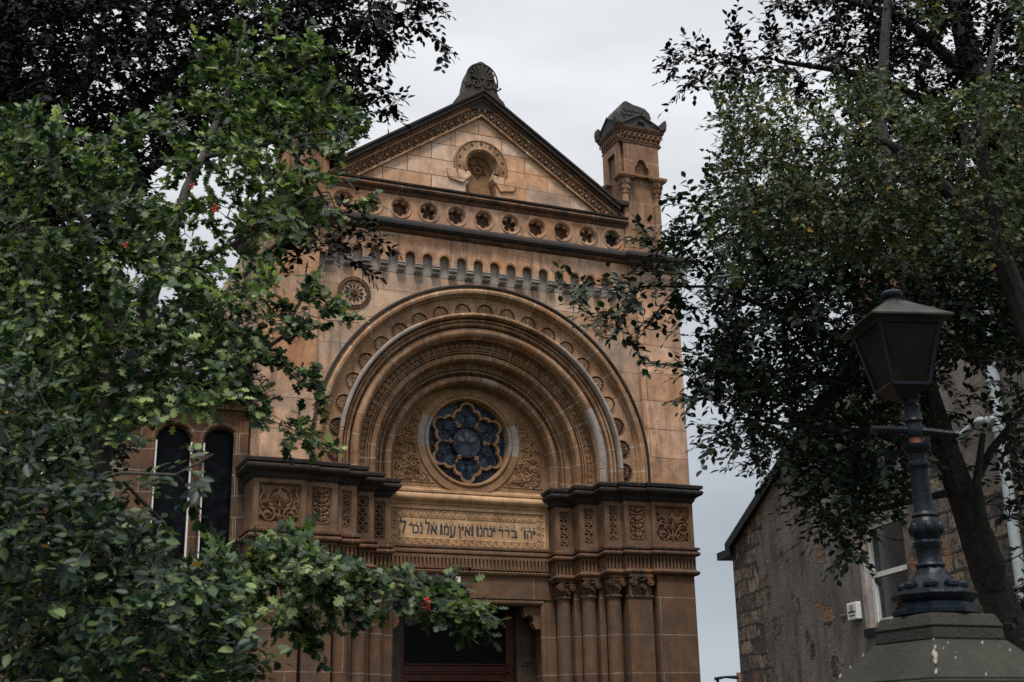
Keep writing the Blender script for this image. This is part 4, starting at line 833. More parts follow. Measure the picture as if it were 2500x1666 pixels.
    for r_ in range(4):
        for k in range(7):
            xx = X-.30+k*.1+(r_ % 2)*.05; zz = 12.62+r_*.085
            if xx < X+.24-r_*.04: cpp.tube(arc(xx, zz, .05, PI, 2*PI, 6, y0-.003), .01, 5)
    cpp.build('scaled_cap', M['finial'], po)
pinnacle(1, 'right corner pinnacle with scaled stone cap'); pinnacle(-1, 'left corner pinnacle behind hawthorn leaves')
# --- side wing
WY = .72
wins = [(-4.165, .265), (-4.885, .265), (-6.3, .265), (-7.02, .265), (-8.4, .265), (-9.12, .265)]
wz0, wsp = 3.95, 6.08
def wing_wall():
    mb = MB(); edges = [-3.72]; xs = -3.72
    order = sorted(wins, key=lambda w_: -w_[0]); cuts = [-3.72]
    for i, (cx, hw_) in enumerate(order):
        nxt = order[i+1][0] if i+1 < len(order) else cx-1.2
        cuts.append((cx+nxt)/2)
    for i, (cx, hw_) in enumerate(order):
        b, a = cuts[i], cuts[i+1]; z0, z1_ = 0, 6.75
        AA = sorted(set([PI*k/16 for k in range(17)]+[math.atan2(z1_-wsp, b-cx), PI-math.atan2(z1_-wsp, cx-a)]))
        out = [(b, wz0), (b, wsp)]+[rectpt(cx, wsp, a, b, -1, z1_, t) for t in AA[1:-1]]+[(a, wsp), (a, wz0)]
        inn_ = [(cx+hw_, wz0), (cx+hw_, wsp)]+[(cx+hw_*math.cos(t), wsp+hw_*math.sin(t)) for t in AA[1:-1]]+[(cx-hw_, wsp), (cx-hw_, wz0)]
        k = len(out); mb.add([(x, WY, z) for x, z in out]+[(x, WY, z) for x, z in inn_]+[(x, WY+.22, z) for x, z in inn_], [(j, j+1, k+j+1, k+j) for j in range(k-1)]+[(k+j, k+j+1, 2*k+j+1, 2*k+j) for j in range(k-1)])
        mb.add([(a, WY, 0), (b, WY, 0), (b, WY, wz0), (a, WY, wz0)], [(0, 1, 2, 3)])
    mb.box(cuts[-1]-1.5, cuts[-1], WY, WY+.3, 0, 6.75)
    return mb
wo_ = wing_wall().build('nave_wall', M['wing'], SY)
WP = -3.75
for i, (cx, hw_) in enumerate(wins):
    f = MB(); f.tube([(cx+hw_+.05, WY-.01, wz0)]+[(cx+(hw_+.05)*math.cos(PI*k/16), WY-.01, wsp+(hw_+.05)*math.sin(PI*k/16)) for k in range(17)]+[(cx-hw_-.05, WY-.01, wz0)], .04, 8)
    fo = f.build('arched_window', M['wing'], wo_, smooth=True)
    e_ = MB()
    for s2 in (-1, 1): e_.box(cx+s2*hw_-.012, cx+s2*hw_+.012, WY-.015, WY+.03, wz0+.05, wsp)
    e_.build('white_edge_strip', M['white'], fo)
    gl = MB(); pts = [(cx+hw_, wz0)]+[(cx+hw_*math.cos(PI*k/16), wsp+hw_*math.sin(PI*k/16)) for k in range(17)]+[(cx-hw_, wz0)]; gl.add([(x, WY+.16, z) for x, z in pts], [tuple(range(len(pts)))]); gl.build('leaded_pane', M['leadglass'], fo)
    si = MB().box(cx-hw_-.08, cx+hw_+.08, WY-.06, WY+.22, wz0-.09, wz0).build('sill', M['wing'], fo)
for i in (0, 2, 4):
    cx = (wins[i][0]+wins[i+1][0])/2; MB().lathe(cx, WY-.02, [(.06, wz0), (.06, 5.55), (.085, 5.60), (.06, 5.62), (.08, 5.72), (.12, 5.82), (.12, 5.88)], 12).build('mullion_column', M['wing'], wo_, smooth=True)
MB().lathe(-3.66, .55, [(.07, 3.0), (.07, 9.4)], 12).build('dark_side_strip', M['iron'], SY, smooth=True)  # added dark upright standing for the dark gap beside the tower
for k in range(3): MB().box(-3.84-.07*k, -3.77-.07*k, WY-.10+.03*k, WY, 0, 6.45).build('moulded_jamb', M['wing'], wo_)
MB().box(-13.0, -3.70, WY-.12, WY+.1, 6.62, 6.70).build('eaves_course', M['wing'], SY)
MB().tube([(-13.0, WY-.16, 6.78), (-3.72, WY-.16, 6.78)], .06, 10).build('gutter', M['iron'], SY, smooth=True)
MB().add([(-13, WY-.14, 6.80), (-3.70, WY-.14, 6.80), (-3.70, WY+2.9, 9.2), (-13, WY+2.9, 9.2), (-13, WY+5.8, 6.8), (-3.70, WY+5.8, 6.8)], [(0, 1, 2, 3), (3, 2, 5, 4)]).build('slate_roof', M['slate'], SY)
# ================================================================== floodlight and bracket over the door
fl = thing('floodlight', 'small black floodlight with a white sensor box on the lintel over the door', 'floodlight', (-.20, .84, 4.05))
MB().box(-.245, -.165, .80, .842, 4.07, 4.17).build('sensor_box', M['white'], fl, bevel=.006)
MB().tube([(-.205, .80, 4.07), (-.205, .76, 4.02)], .02, 8).build('swivel', M['iron'], fl)
hb = MB(); hb.add([(-.30, .62, 3.86), (-.10, .62, 3.86), (-.07, .84, 3.99), (-.33, .84, 3.99), (-.28, .60, 3.90), (-.12, .60, 3.90), (-.08, .83, 4.03), (-.32, .83, 4.03)], [(0, 3, 2, 1), (4, 5, 6, 7), (0, 1, 5, 4), (1, 2, 6, 5), (2, 3, 7, 6), (3, 0, 4, 7)]); hb.build('lamp_head', M['iron'], fl, bevel=.006)
wb = MB(); wb.tube([(-.42, .74, 4.30), (-.02, .74, 4.31)], .008, 6); wb.blob((-.03, .74, 4.31), (.03, .03, .03)); wb.tube([(-.03, .74, 4.31), (-.02, .80, 4.26)], .010, 6)
tag(wb.build('cable_bracket', M['iron']), 'thin black cable bracket sticking out from the fluted string above the door', 'bracket')
# ================================================================== stone house on the right
HAZ = .212; HD = 9.8
hd = np.array([math.sin(HAZ), math.cos(HAZ)]); hn = np.array([math.cos(HAZ), -math.sin(HAZ)])
def hp(s_, off, z): p = CAM[:2]+hd*s_+hn*(HD+off); return (p[0], p[1], z)
def hbox(mb, s0, s1, o0, o1, z0, z1): 
    return mb.add([hp(s0, o0, z0), hp(s1, o0, z0), hp(s1, o1, z0), hp(s0, o1, z0), hp(s0, o0, z1), hp(s1, o0, z1), hp(s1, o1, z1), hp(s0, o1, z1)], [(0, 3, 2, 1), (4, 5, 6, 7), (0, 1, 5, 4), (1, 2, 6, 5), (2, 3, 7, 6), (3, 0, 4, 7)])
HO = thing('stone_house', 'old rubble and render house with a steep gable, white sash window and chimney', 'house', hp(20, 0, 0))
def housemat():
    m, t, b, o = mat('rubble_and_render'); g = N(t, 'ShaderNodeNewGeometry').outputs['Position']
    # frame along the wall
    d1 = N(t, 'ShaderNodeVectorMath', operation='DOT_PRODUCT'); t.links.new(g, d1.inputs[0]); d1.inputs[1].default_value = (hd[0], hd[1], 0)
    s = N(t, 'ShaderNodeSeparateXYZ'); t.links.new(g, s.inputs[0]); cm = N(t, 'ShaderNodeCombineXYZ')
    ns = N(t, 'ShaderNodeTexNoise', Scale=1.3, Detail=3.0); t.links.new(g, ns.inputs[0]); sc = N(t, 'ShaderNodeVectorMath', operation='SCALE'); t.links.new(ns.outputs[1], sc.inputs[0]); sc.inputs['Scale'].default_value = .22
    ad = N(t, 'ShaderNodeMath', operation='ADD'); t.links.new(d1.outputs['Value'], ad.inputs[0]); ad.inputs[1].default_value = 50.0
    t.links.new(ad.outputs[0], cm.inputs[0]); t.links.new(s.outputs[2], cm.inputs[1]); av = N(t, 'ShaderNodeVectorMath', operation='ADD'); t.links.new(cm.outputs[0], av.inputs[0]); t.links.new(sc.outputs[0], av.inputs[1])
    br = N(t, 'ShaderNodeTexBrick', Scale=1.0); br.inputs['Color1'].default_value = (.05, .042, .036, 1); br.inputs['Color2'].default_value = (.34, .25, .18, 1); br.inputs['Mortar'].default_value = (.06, .048, .04, 1)
    br.inputs['Mortar Size'].default_value = .035; br.inputs['Brick Width'].default_value = .62; br.inputs['Row Height'].default_value = .30; br.inputs['Mortar Smooth'].default_value = .4; t.links.new(av.outputs[0], br.inputs[0])
    dk = mix(t, ramp(t, noise(t, g, 9, 6, .7), .45, .62), br.outputs[0], (.022, .022, .025))
    og = mix(t, ramp(t, noise(t, mapped(t, g, (1, 1, 1), (4, 4, 4)), 1.5, 4), .60, .70), dk, (.26, .12, .05))
    pal = mix(t, ramp(t, noise(t, mapped(t, g, (1, 1, 1), (1, 7, 2)), 3.1, 4), .60, .70), og, (.36, .29, .23))
    rend = ramp(t, noise(t, mapped(t, g, (1, 1, .6)), 1.6, 7, .65), .3, .72, (.085, .076, .070), (.26, .225, .20))
    rend = mix(t, ramp(t, noise(t, mapped(t, g, (2.2, 2.2, .5), (3, 1, 0)), 1.8, 5), .5, .75), rend, (.06, .054, .052))
    # render covers all but the corner and scattered patches
    e1 = N(t, 'ShaderNodeMath', operation='MULTIPLY_ADD'); t.links.new(noise(t, g, 2.6, 5, .6), e1.inputs[0]); e1.inputs[1].default_value = 3.2; t.links.new(d1.outputs['Value'], e1.inputs[2])
    base_s = float(CAM[:2] @ hd)
    edge = N(t, 'ShaderNodeMapRange'); t.links.new(e1.outputs[0], edge.inputs[0]); edge.inputs[1].default_value = base_s+24.2+1.6; edge.inputs[2].default_value = base_s+24.35+1.6
    pat = ramp(t, noise(t, mapped(t, g, (1.3, 1.3, 1.5), (8, 2, 5)), 1.15, 5, .6), .575, .60)
    right = N(t, 'ShaderNodeMapRange'); t.links.new(e1.outputs[0], right.inputs[0]); right.inputs[1].default_value = base_s+18.2+1.6; right.inputs[2].default_value = base_s+18.1+1.6
    zr = N(t, 'ShaderNodeMapRange'); t.links.new(s.outputs[2], zr.inputs[0]); zr.inputs[1].default_value = 4.9; zr.inputs[2].default_value = 4.7
    rz = N(t, 'ShaderNodeMath', operation='MULTIPLY'); t.links.new(right.outputs[0], rz.inputs[0]); t.links.new(zr.outputs[0], rz.inputs[1])
    m1 = N(t, 'ShaderNodeMath', operation='MAXIMUM'); t.links.new(edge.outputs[0], m1.inputs[0]); t.links.new(pat, m1.inputs[1])
    m2 = N(t, 'ShaderNodeMath', operation='MAXIMUM'); t.links.new(m1.outputs[0], m2.inputs[0]); t.links.new(rz.outputs[0], m2.inputs[1])
    t.links.new(mix(t, m2.outputs[0], rend, pal), b.inputs['Base Color']); b.inputs['Roughness'].default_value = .95
    hh = mix(t, m2.outputs[0], mix(t, .3, (.75, .75, .75), noise(t, g, 14, 6, .7)), mix(t, .6, br.outputs[1], noise(t, g, 16, 7, .75)))
    bp = N(t, 'ShaderNodeBump', Strength=.9, Distance=.06); t.links.new(hh, bp.inputs['Height']); t.links.new(bp.outputs[0], b.inputs['Normal'])
    return m
M['house'] = housemat()
# gable end wall with window opening  (s runs away from the camera)
s0, s1 = 7.5, 25.82; win = (18.32, 19.72, 3.24, 4.92)
def gz(s_): return 5.42+(25.82-s_)*.365 if s_ > 19.7 else 7.65
hm_ = MB(); a, b, c, d_ = win
def q4(p, o=0): hm_.add([hp(x, o, z) for x, z in p], [tuple(range(len(p)))])
q4([(s1, 0), (b, 0), (b, gz(b)), (s1, gz(s1))]); q4([(b, 0), (a, 0), (a, c), (b, c)]); q4([(b, d_), (a, d_), (a, 7.65), (b, gz(b))]); q4([(a, 0), (s0, 0), (s0, 7.65), (a, 7.65)])
for (x0, z0, x1_, z1_) in ((a, c, a, d_), (b, c, b, d_), (a, c, b, c), (a, d_, b, d_)): hm_.add([hp(x0, 0, z0), hp(x1_, 0, z1_), hp(x1_, .2, z1_), hp(x0, .2, z0)], [(0, 1, 2, 3)])
q4([(s1, 0), (s1, 0), (s1, gz(s1))])
hm_.add([hp(s1, 0, 0), hp(s1, 8, 0), hp(s1, 8, 5.42), hp(s1, 0, 5.42)], [(0, 1, 2, 3)])
hm_.build('gable_wall', M['house'], HO)
co_ = MB(); co_.add([hp(s1+.15, -.10, 5.36), hp(19.7, -.10, 7.60), hp(19.7, .25, 7.60), hp(s1+.15, .25, 5.36), hp(s1+.15, -.10, 5.56), hp(19.7, -.10, 7.80), hp(19.7, .25, 7.80), hp(s1+.15, .25, 5.56)], [(0, 3, 2, 1), (4, 5, 6, 7), (0, 1, 5, 4), (1, 2, 6, 5), (2, 3, 7, 6), (3, 0, 4, 7)]); co_.build('coping', M['leadm'], HO)
hbox(MB(), s1-.12, s1+.62, -.12, 8, 5.26, 5.42).build('gutter', M['leadm'], HO)
rf = MB(); rf.add([hp(s1+.5, .2, 5.45), hp(s1+.5, 8, 5.45), hp(19.7, 8, 7.7), hp(19.7, .2, 7.7), hp(s0, .2, 7.7), hp(s0, 8, 7.7)], [(0, 1, 2, 3), (3, 2, 5, 4)]); rf.build('roof', M['slate'], HO)
M['redst'] = stone('red_sandstone', (.30, .12, .07), (.36, .17, .11), bw=.5, rh=.22, orange=.4, soot=.3, seed=71, orc=(.36, .12, .06))
ch = MB(); hbox(ch, 15.9, 19.2, .0, .9, 7.6, 8.75); hbox(ch, 15.8, 19.3, -.08, .98, 8.75, 8.9); cho = ch.build('chimney', M['redst'], HO)
for k in range(5): p = hp(16.3+k*.62, .45, 0); MB().lathe(p[0], p[1], [(.14, 8.9), (.12, 9.25), (.15, 9.28), (.15, 9.32)], 12).build('chimney_pot', M['redst'], cho)
# window
wf = MB()
for x0, x1_, z0, z1_ in ((b-.10, b, c, d_), (a, a+.10, c, d_), (a, b, c, c+.09), (a, b, d_-.08, d_), (a, b, 4.04, 4.12)): hbox(wf, x0, x1_, .08, .15, z0, z1_)
for x0, x1_, z0, z1_ in ((b-.15, b-.10, c+.09, 4.04), (a+.10, a+.15, c+.09, 4.04), (a+.1, b-.1, c+.09, c+.14)): hbox(wf, x0, x1_, .105, .14, z0, z1_)
wfo = wf.build('window', M['white'], HO)
hbox(MB(), a+.10, b-.10, .125, .13, c+.05, d_-.05).build('pane', M['pane'], wfo)
hbox(MB(), a+.12, b-.12, .131, .14, 4.35, d_-.08).build('blind', plain('grey_blind', (.18, .19, .19)), wfo)
cr = MB(); hbox(cr, b-.005, b+.14, -.03, .08, c-.02, d_+.1); cr.build('flaking_surround', stone('flaking_white_paint', (.52, .50, .46), (.6, .58, .55), bw=3, rh=.4, orange=.8, soot=.55, sootc=(.18, .08, .05), orc=(.45, .35, .28), seed=77), wfo)
hbox(MB(), a-.1, b+.18, -.05, .16, c-.14, c-.001).build('sill', M['leadm'], wfo)
# drainpipe on the house
dp = MB(); p0 = [hp(15.17, -.10, z) for z in (2.0, 4.2, 5.45, 5.6, 6.6, 7.4)]; dp.tube(p0, .075, 14)
for z in (6.2, 5.5, 4.35): p = hp(15.17, -.10, z); dp.lathe(p[0], p[1], [(.078, z-.05), (.095, z-.05), (.095, z+.05), (.078, z+.05)], 14)
dp.tube([hp(15.2, -.1, 5.62), hp(15.55, -.14, 5.70), hp(16.1, -.12, 5.62), hp(16.25, -.02, 5.55)], .055, 12); dp.tube([hp(15.17, -.18, 5.62), hp(15.17, -.24, 5.62)], .05, 10)
dp.build('drainpipe', M['pvc'], HO, smooth=True)
ab = thing('alarm_box', 'small white alarm box on the house wall left of the sash window', 'alarm', hp(20.1, -.05, 3.48))
hbox(MB(), 20.0, 20.36, -.10, -.003, 3.42, 3.70).build('cover', M['white'], ab, bevel=.01)
am = MB()
p = [hp(20.18+.05*math.cos(t), -.104, 3.62+.035*math.sin(t)) for t in [2*PI*k/12 for k in range(13)]]; am.tube(p, .006, 4)
hbox(am, 20.05, 20.31, -.104, -.1005, 3.535, 3.565); hbox(am, 20.07, 20.28, -.104, -.1005, 3.48, 3.50); am.build('printed_mark', M['ink'], ab)
# far roof and street light at the bottom of the frame
P = at(1808, 1655, 70); fb = MB(); fb.box(P[0]-.25, P[0]+8, P[1]-8, P[1], 0, P[2]+.25)
tag(fb.build('distant_building', M['redst']), 'far off dull red building block low behind the stone house corner', 'building')
P = at(1752, 1658, 60); sl = thing('street_lamp', 'far off street lamp arm low between the synagogue and the stone house', 'street lamp', (P[0], P[1], 0))
MB().tube([(P[0], P[1], 0), (P[0], P[1], P[2])], .07, 8).build('post', M['iron'], sl); MB().tube([(P[0]-.15, P[1], P[2]), (P[0]+.35, P[1]-.1, P[2]+.08), (P[0]+.95, P[1]-.2, P[2]+.06)], [.08, .05, .09], 8).build('arm', M['iron'], sl)
# ================================================================== gate pier and lamp
LX, LY = -4.317, -15.031
gp = thing('gate_pier', 'mossy stone gate pier with a pyramid cap under the old lamp post', 'pier', (LX, LY, 0))
M['moss'] = stone('mossy_cap_stone', (.024, .025, .020), (.036, .034, .027), bw=5, rh=5, orange=.65, soot=.45, orc=(.055, .058, .030), sootc=(.006, .006, .007), msz=0, seed=81, bump=.7)
s2_ = math.sqrt(2)
c_ = MB(); c_.frustum(LX, LY, 0, 1.70, .22*s2_, .22*s2_); c_.build('shaft', M['low'], gp)
c_ = MB(); c_.frustum(LX, LY, 1.66, 1.745, .285*s2_, .29*s2_); c_.frustum(LX, LY, 1.745, 1.885, .29*s2_, .165*s2_); c_.frustum(LX, LY, 1.885, 1.93, .163*s2_, .16*s2_, n=4); c_.frustum(LX, LY, 1.93, 1.978, .165*s2_, .145*s2_)
cap = c_.build('cap', M['moss'], gp, bevel=.006)
lk = MB()
for k in range(22):
    t = rnd.random(); e_ = rnd.choice([0, 0, 1, 2, 2]); 
    rx = -.29+(.125)*t; zz = 1.745+.14*t
    pos_ = (LX+rx, LY+rx+rnd.uniform(-.006, .006), zz) if e_ == 0 else ((LX+rx, LY-rx, zz) if e_ == 1 else (LX+rx*rnd.uniform(-.8, 1), LY+rx, zz))
    sc = rnd.uniform(.003, .014)*(1 if e_ < 2 else .5); lk.tube([(pos_[0]-sc*1.1, pos_[1]-sc*.9, pos_[2]-sc*.9), (pos_[0], pos_[1], pos_[2]), (pos_[0]+sc*1.1, pos_[1]+sc*.9, pos_[2]+sc*.9)], [sc*.3, sc*.55, sc*.25], 6)
lko = lk.build('lichen', M['grey'], cap, smooth=True); lko['kind'] = 'stuff'
lp = thing('lamp_post', 'old blue black gas style lamp on a short cast iron post', 'lamp post', (LX, LY, 1.98))
b0 = 1.98
def L(prof, name, mt, n=24): return MB().lathe(LX, LY, prof, n).build(name, mt, lp, smooth=True)
bs = MB(); bs.lathe(LX, LY, [(.145, 1.979), (.155, 1.985), (.155, 2.0), (.142, 2.008), (.142, 2.02), (.135, 2.028), (.15, 2.04), (.155, 2.055), (.15, 2.065), (.10, 2.085), (.085, 2.11), (.062, 2.13), (.05, 2.155)], 8)
for k in range(8):
    a = 2*PI*k/8; bs.blob((LX+.1*math.cos(a), LY+.1*math.sin(a), 2.088), (.028, .028, .02), 7, 5)
bs.build('base', M['iron'], lp, smooth=True)
L([(.05, 2.155), (.055, 2.165), (.047, 2.175), (.044, 2.22), (.05, 2.235), (.052, 2.25), (.045, 2.26)], 'lower_shaft', M['iron'])
kn = MB(); kn.lathe(LX, LY, [(.045, 2.26), (.058, 2.285), (.06, 2.31), (.05, 2.335), (.042, 2.345)], 16)
for k in range(6): a = 2*PI*k/6; kn.blob((LX+.052*math.cos(a), LY+.052*math.sin(a), 2.30), (.018, .018, .024), 7, 5)
kn.build('ornate_collar', M['iron'], lp, smooth=True)
L([(.046, 2.345), (.048, 2.352), (.04, 2.362), (.038, 2.37), (.032, 2.52), (.034, 2.53), (.042, 2.54), (.042, 2.552), (.033, 2.56), (.034, 2.585), (.048, 2.60), (.055, 2.612), (.056, 2.622), (.04, 2.625)], 'shaft', M['iron'])
L([(.024, 2.622), (.024, 2.652)], 'rusty_sleeve', M['rust'])
L([(.027, 2.652), (.032, 2.66), (.033, 2.69), (.028, 2.70), (.03, 2.71)], 'bar_boss', M['iron'])
bb = MB(); vd = np.array([AR[0], AR[1]]); vd /= np.linalg.norm(vd)
bb.tube([(LX-vd[0]*.165, LY-vd[1]*.165, 2.69), (LX-vd[0]*.14, LY-vd[1]*.14, 2.69), (LX, LY, 2.68), (LX+vd[0]*.14, LY+vd[1]*.14, 2.665), (LX+vd[0]*.165, LY+vd[1]*.165, 2.663)], [.016, .012, .019, .012, .016], 8); bb.build('ladder_bar', M['iron'], lp, smooth=True)
L([(.03, 2.71), (.036, 2.718), (.031, 2.728), (.031, 2.765), (.034, 2.775), (.027, 2.785), (.03, 2.80)], 'neck', M['iron'])
LR = R(-16)
LX -= vd[0]*.026; LY -= vd[1]*.026
lan = MB(); zb_, zt_ = 2.845, 3.085
lan.frustum(LX, LY, 2.795, 2.845, .03, .076*s2_, LR); lan.frustum(LX, LY, 2.845, 2.856, .08*s2_, .08*s2_, LR)
for k in range(4):
    a = LR+2*PI*(k+.5)/4; lan.tube([(LX+.076*s2_*math.cos(a), LY+.076*s2_*math.sin(a), 2.85), (LX+.122*s2_*math.cos(a), LY+.122*s2_*math.sin(a), zt_)], .008, 6)
lan.frustum(LX, LY, zt_-.005, zt_+.015, .126*s2_, .132*s2_, LR); lno = lan.build('lantern', M['iron'], lp)
MB().frustum(LX, LY, 2.857, zt_-.006, .074*s2_, .118*s2_, LR).build('lantern_glass', M['smoke'], lno)
ro_ = MB(); ro_.frustum(LX, LY, zt_+.015, zt_+.022, .166*s2_, .166*s2_, LR); ro_.frustum(LX, LY, zt_+.022, 3.20, .165*s2_, .034*s2_, LR); ro_.build('lantern_roof', plain('grey_green_lamp_roof', (.022, .025, .020), .6, var=.6, scale=18, spec=.25), lno)
MB().lathe(LX, LY, [(.036, 3.195), (.032, 3.212), (.040, 3.22), (.043, 3.228), (.043, 3.238), (.036, 3.246), (.02, 3.25)], 20).build('vent_cap', M['iron'], lno, smooth=True)
# ================================================================== TREES
def leaf_template(kind):
    if kind == 'haw':     # lobed
        pts = [(0, 0), (.12, .10), (.30, .42), (.36, .20), (.46, .22), (.62, .50), (.66, .24), (.74, .20), (.90, .24), (1.0, 0)]
        up = pts; V = [(x, y, .10*abs(y)) for x, y in up]+[(x, -y, .10*abs(y)) for x, y in up[1:-1]]; n = len(up)
        f1 = tuple(range(n)); f2 = (0,)+tuple([n-1])+tuple(range(n+len(up)-3, n-1, -1)); f2 = (n-1,)+tuple(range(2*n-3, n-1, -1))+(0,)
        return np.array(V, float), [f1[::-1], f2[::-1]]
    prof = {'beech': [(0, 0), (.18, .20), (.45, .31), (.72, .22), (1, 0)], 'oval': [(0, 0), (.15, .20), (.4, .30), (.7, .24), (1, 0)], 'birch': [(0, 0), (.12, .30), (.30, .40), (.60, .20), (1, 0)]}[kind]
    n = len(prof); V = [(x, y, .22*abs(y)) for x, y in prof]+[(x, -y, .22*abs(y)) for x, y in prof[1:-1]]
    for i, v in enumerate(V): V[i] = (v[0], v[1], v[2]-.10*v[0]**2)
    return np.array(V, float), [tuple(range(n))[::-1], ((n-1,)+tuple(range(2*n-3, n-1, -1))+(0,))[::-1]]
def scatter(name, kind, P, D, Nn, sz, mt, parent):
    T, F = leaf_template(kind); n = len(P); k = len(T)
    D = D/np.linalg.norm(D, axis=1)[:, None]; B = np.cross(Nn, D); B /= np.linalg.norm(B, axis=1)[:, None]+1e-9; Nn = np.cross(D, B)
    V = P[:, None, :]+sz[:, None, None]*(T[None, :, 0:1]*D[:, None, :]+T[None, :, 1:2]*B[:, None, :]+T[None, :, 2:3]*Nn[:, None, :])
    V = V.reshape(-1, 3); loops = []; starts = []; tot = 0
    fl = [np.array(f) for f in F]; L_ = np.concatenate(fl); per = len(L_)
    LO = (L_[None, :]+(np.arange(n)*k)[:, None]).ravel(); ls = np.cumsum([0]+[len(f) for f in fl])[:-1]; ST = (ls[None, :]+(np.arange(n)*per)[:, None]).ravel(); TT = np.tile([len(f) for f in fl], n)
    me = bpy.data.meshes.new(name); me.vertices.add(len(V)); me.vertices.foreach_set('co', V.ravel()); me.loops.add(len(LO)); me.loops.foreach_set('vertex_index', LO.astype(np.int32))
    me.polygons.add(len(ST)); me.polygons.foreach_set('loop_start', ST.astype(np.int32)); me.polygons.foreach_set('loop_total', TT.astype(np.int32)); me.update(calc_edges=True); me.validate()
    me.materials.append(mt); o = bpy.data.objects.new(name, me); COL.objects.link(o); o['wp'] = (0., 0., 0.)
    if parent is not None: o.parent = parent; o.matrix_parent_inverse = Matrix.Translation(-Vector(parent['wp']))
    return o
def inpoly(poly, x, y):
    c = False; n = len(poly)
    for i in range(n):
        x0, y0 = poly[i]; x1, y1 = poly[i-1]
        if (y0 > y) != (y1 > y) and x < (x1-x0)*(y-y0)/(y1-y0)+x0: c = not c
    return c
def tips_in(polys, step):
    out = []
    for poly, dens, d0, d1 in polys:
        xs = [p[0] for p in poly]; ys = [p[1] for p in poly]
        area = (max(xs)-min(xs))*(max(ys)-min(ys)); n = int(area/step**2*dens)
        for _ in range(n):
            u, v = npr.uniform(min(xs), max(xs)), npr.uniform(min(ys), max(ys))
            if inpoly(poly, u, v): out.append(at(u, v, npr.uniform(d0, d1)))
    return out
def grow(trunks, tips, tm_, rtip=.004, step=.22, sag=.0):
    nodes = []; 
    for tr in trunks:
        P = np.array([p[:3] for p in tr], float); rr = [p[3] for p in tr]; tm_.tube(P, rr, 9)
        for i in range(len(P)-1):
            m_ = max(2, int(np.linalg.norm(P[i+1]-P[i])/.2))
            for k in range(m_): nodes.append(P[i]+(P[i+1]-P[i])*k/m_)
        nodes.append(P[-1])
    nodes = np.array(nodes); cost = np.zeros(len(nodes)); tips = np.array(tips)
    d0 = np.array([np.min(np.linalg.norm(nodes-t, axis=1)) for t in tips]); order = np.argsort(d0); dirs = np.zeros((len(tips), 3))
    NB = nodes.copy(); CB = cost.copy(); buf = [NB]; cb = [CB]
    cap_ = len(nodes)+len(tips)*14; AR_ = np.zeros((cap_, 3)); AC = np.zeros(cap_); m_ = len(nodes); AR_[:m_] = nodes
    for i in order:
        t = tips[i]; dd = np.linalg.norm(AR_[:m_]-t, axis=1)+.25*AC[:m_]; j = int(np.argmin(dd)); p = AR_[j].copy(); c = AC[j]
        Ld = np.linalg.norm(t-p); k = max(2, min(12, int(Ld/step)+1)); pts = []
        off = npr.normal(0, 1, 3)*Ld*.10
        for q in range(k+1):
            s_ = q/k; x = p+(t-p)*s_+off*math.sin(PI*s_)+np.array([0, 0, -sag*Ld*math.sin(PI*s_)])
            pts.append(x)
        r0 = rtip*(1+Ld*1.6); tm_.tube(pts, [r0+(rtip*.5-r0)*q/k for q in range(k+1)], 4)
        d = pts[-1]-pts[-2]; dirs[i] = d/(np.linalg.norm(d)+1e-9)
        for q in range(1, k+1):
            AR_[m_] = pts[q]; AC[m_] = c+Ld*q/k; m_ += 1
    return tips, dirs
def sprigs(tips, dirs, nl, L0, L1, size, spread, flat, tm_, droop=0.0, side=2, outw=.0):
    cen = tips.mean(0)
    """leaves along short twiglets at every tip; returns leaf arrays"""
    P, D, Nn, Z = [], [], [], []
    for t, d in zip(tips, dirs):
        ov = (t-cen)*np.array([1, 1, 0]); ov = ov/(np.linalg.norm(ov)+.3)+np.array([-.25, -.55, 0]); ov *= outw
        for q in range(side+1):
            dv = d+npr.normal(0, .55 if q else .15, 3); dv[2] -= droop; dv /= np.linalg.norm(dv)+1e-9
            Ln = npr.uniform(L0, L1)*(1 if q == 0 else .75); base = t-d*L0*(.0 if q == 0 else npr.uniform(.1, .6)); end = base+dv*Ln+np.array([0, 0, -droop*Ln*.3])
            if q < 2: tm_.tube([base, base+dv*Ln*.5, end], [.0028, .002, .001], 3)
            n = max(3, int(nl*(1 if q == 0 else .7)+npr.randint(-1, 2))); sd_ = np.cross(dv, [0, 0, 1]); sd_ /= np.linalg.norm(sd_)+1e-9
            up = np.cross(sd_, dv)
            for k in range(n):
                s_ = (k+.6)/n; p = base+(end-base)*s_; sg = 1 if k % 2 else -1
                ld = dv*(.55+.5*(k == n-1))+sd_*sg*(.8 if k < n-1 else .1)+npr.normal(0, spread, 3); nr = up*flat+npr.normal(0, .45, 3)+np.array([0, 0, flat*.6])+ov
                P.append(p); D.append(ld); Nn.append(nr); Z.append(size*npr.uniform(.65, 1.2))
    return np.array(P), np.array(D), np.array(Nn), np.array(Z)
def T4(u, v, D, r): p = at(u, v, D); return (p[0], p[1], p[2], r)
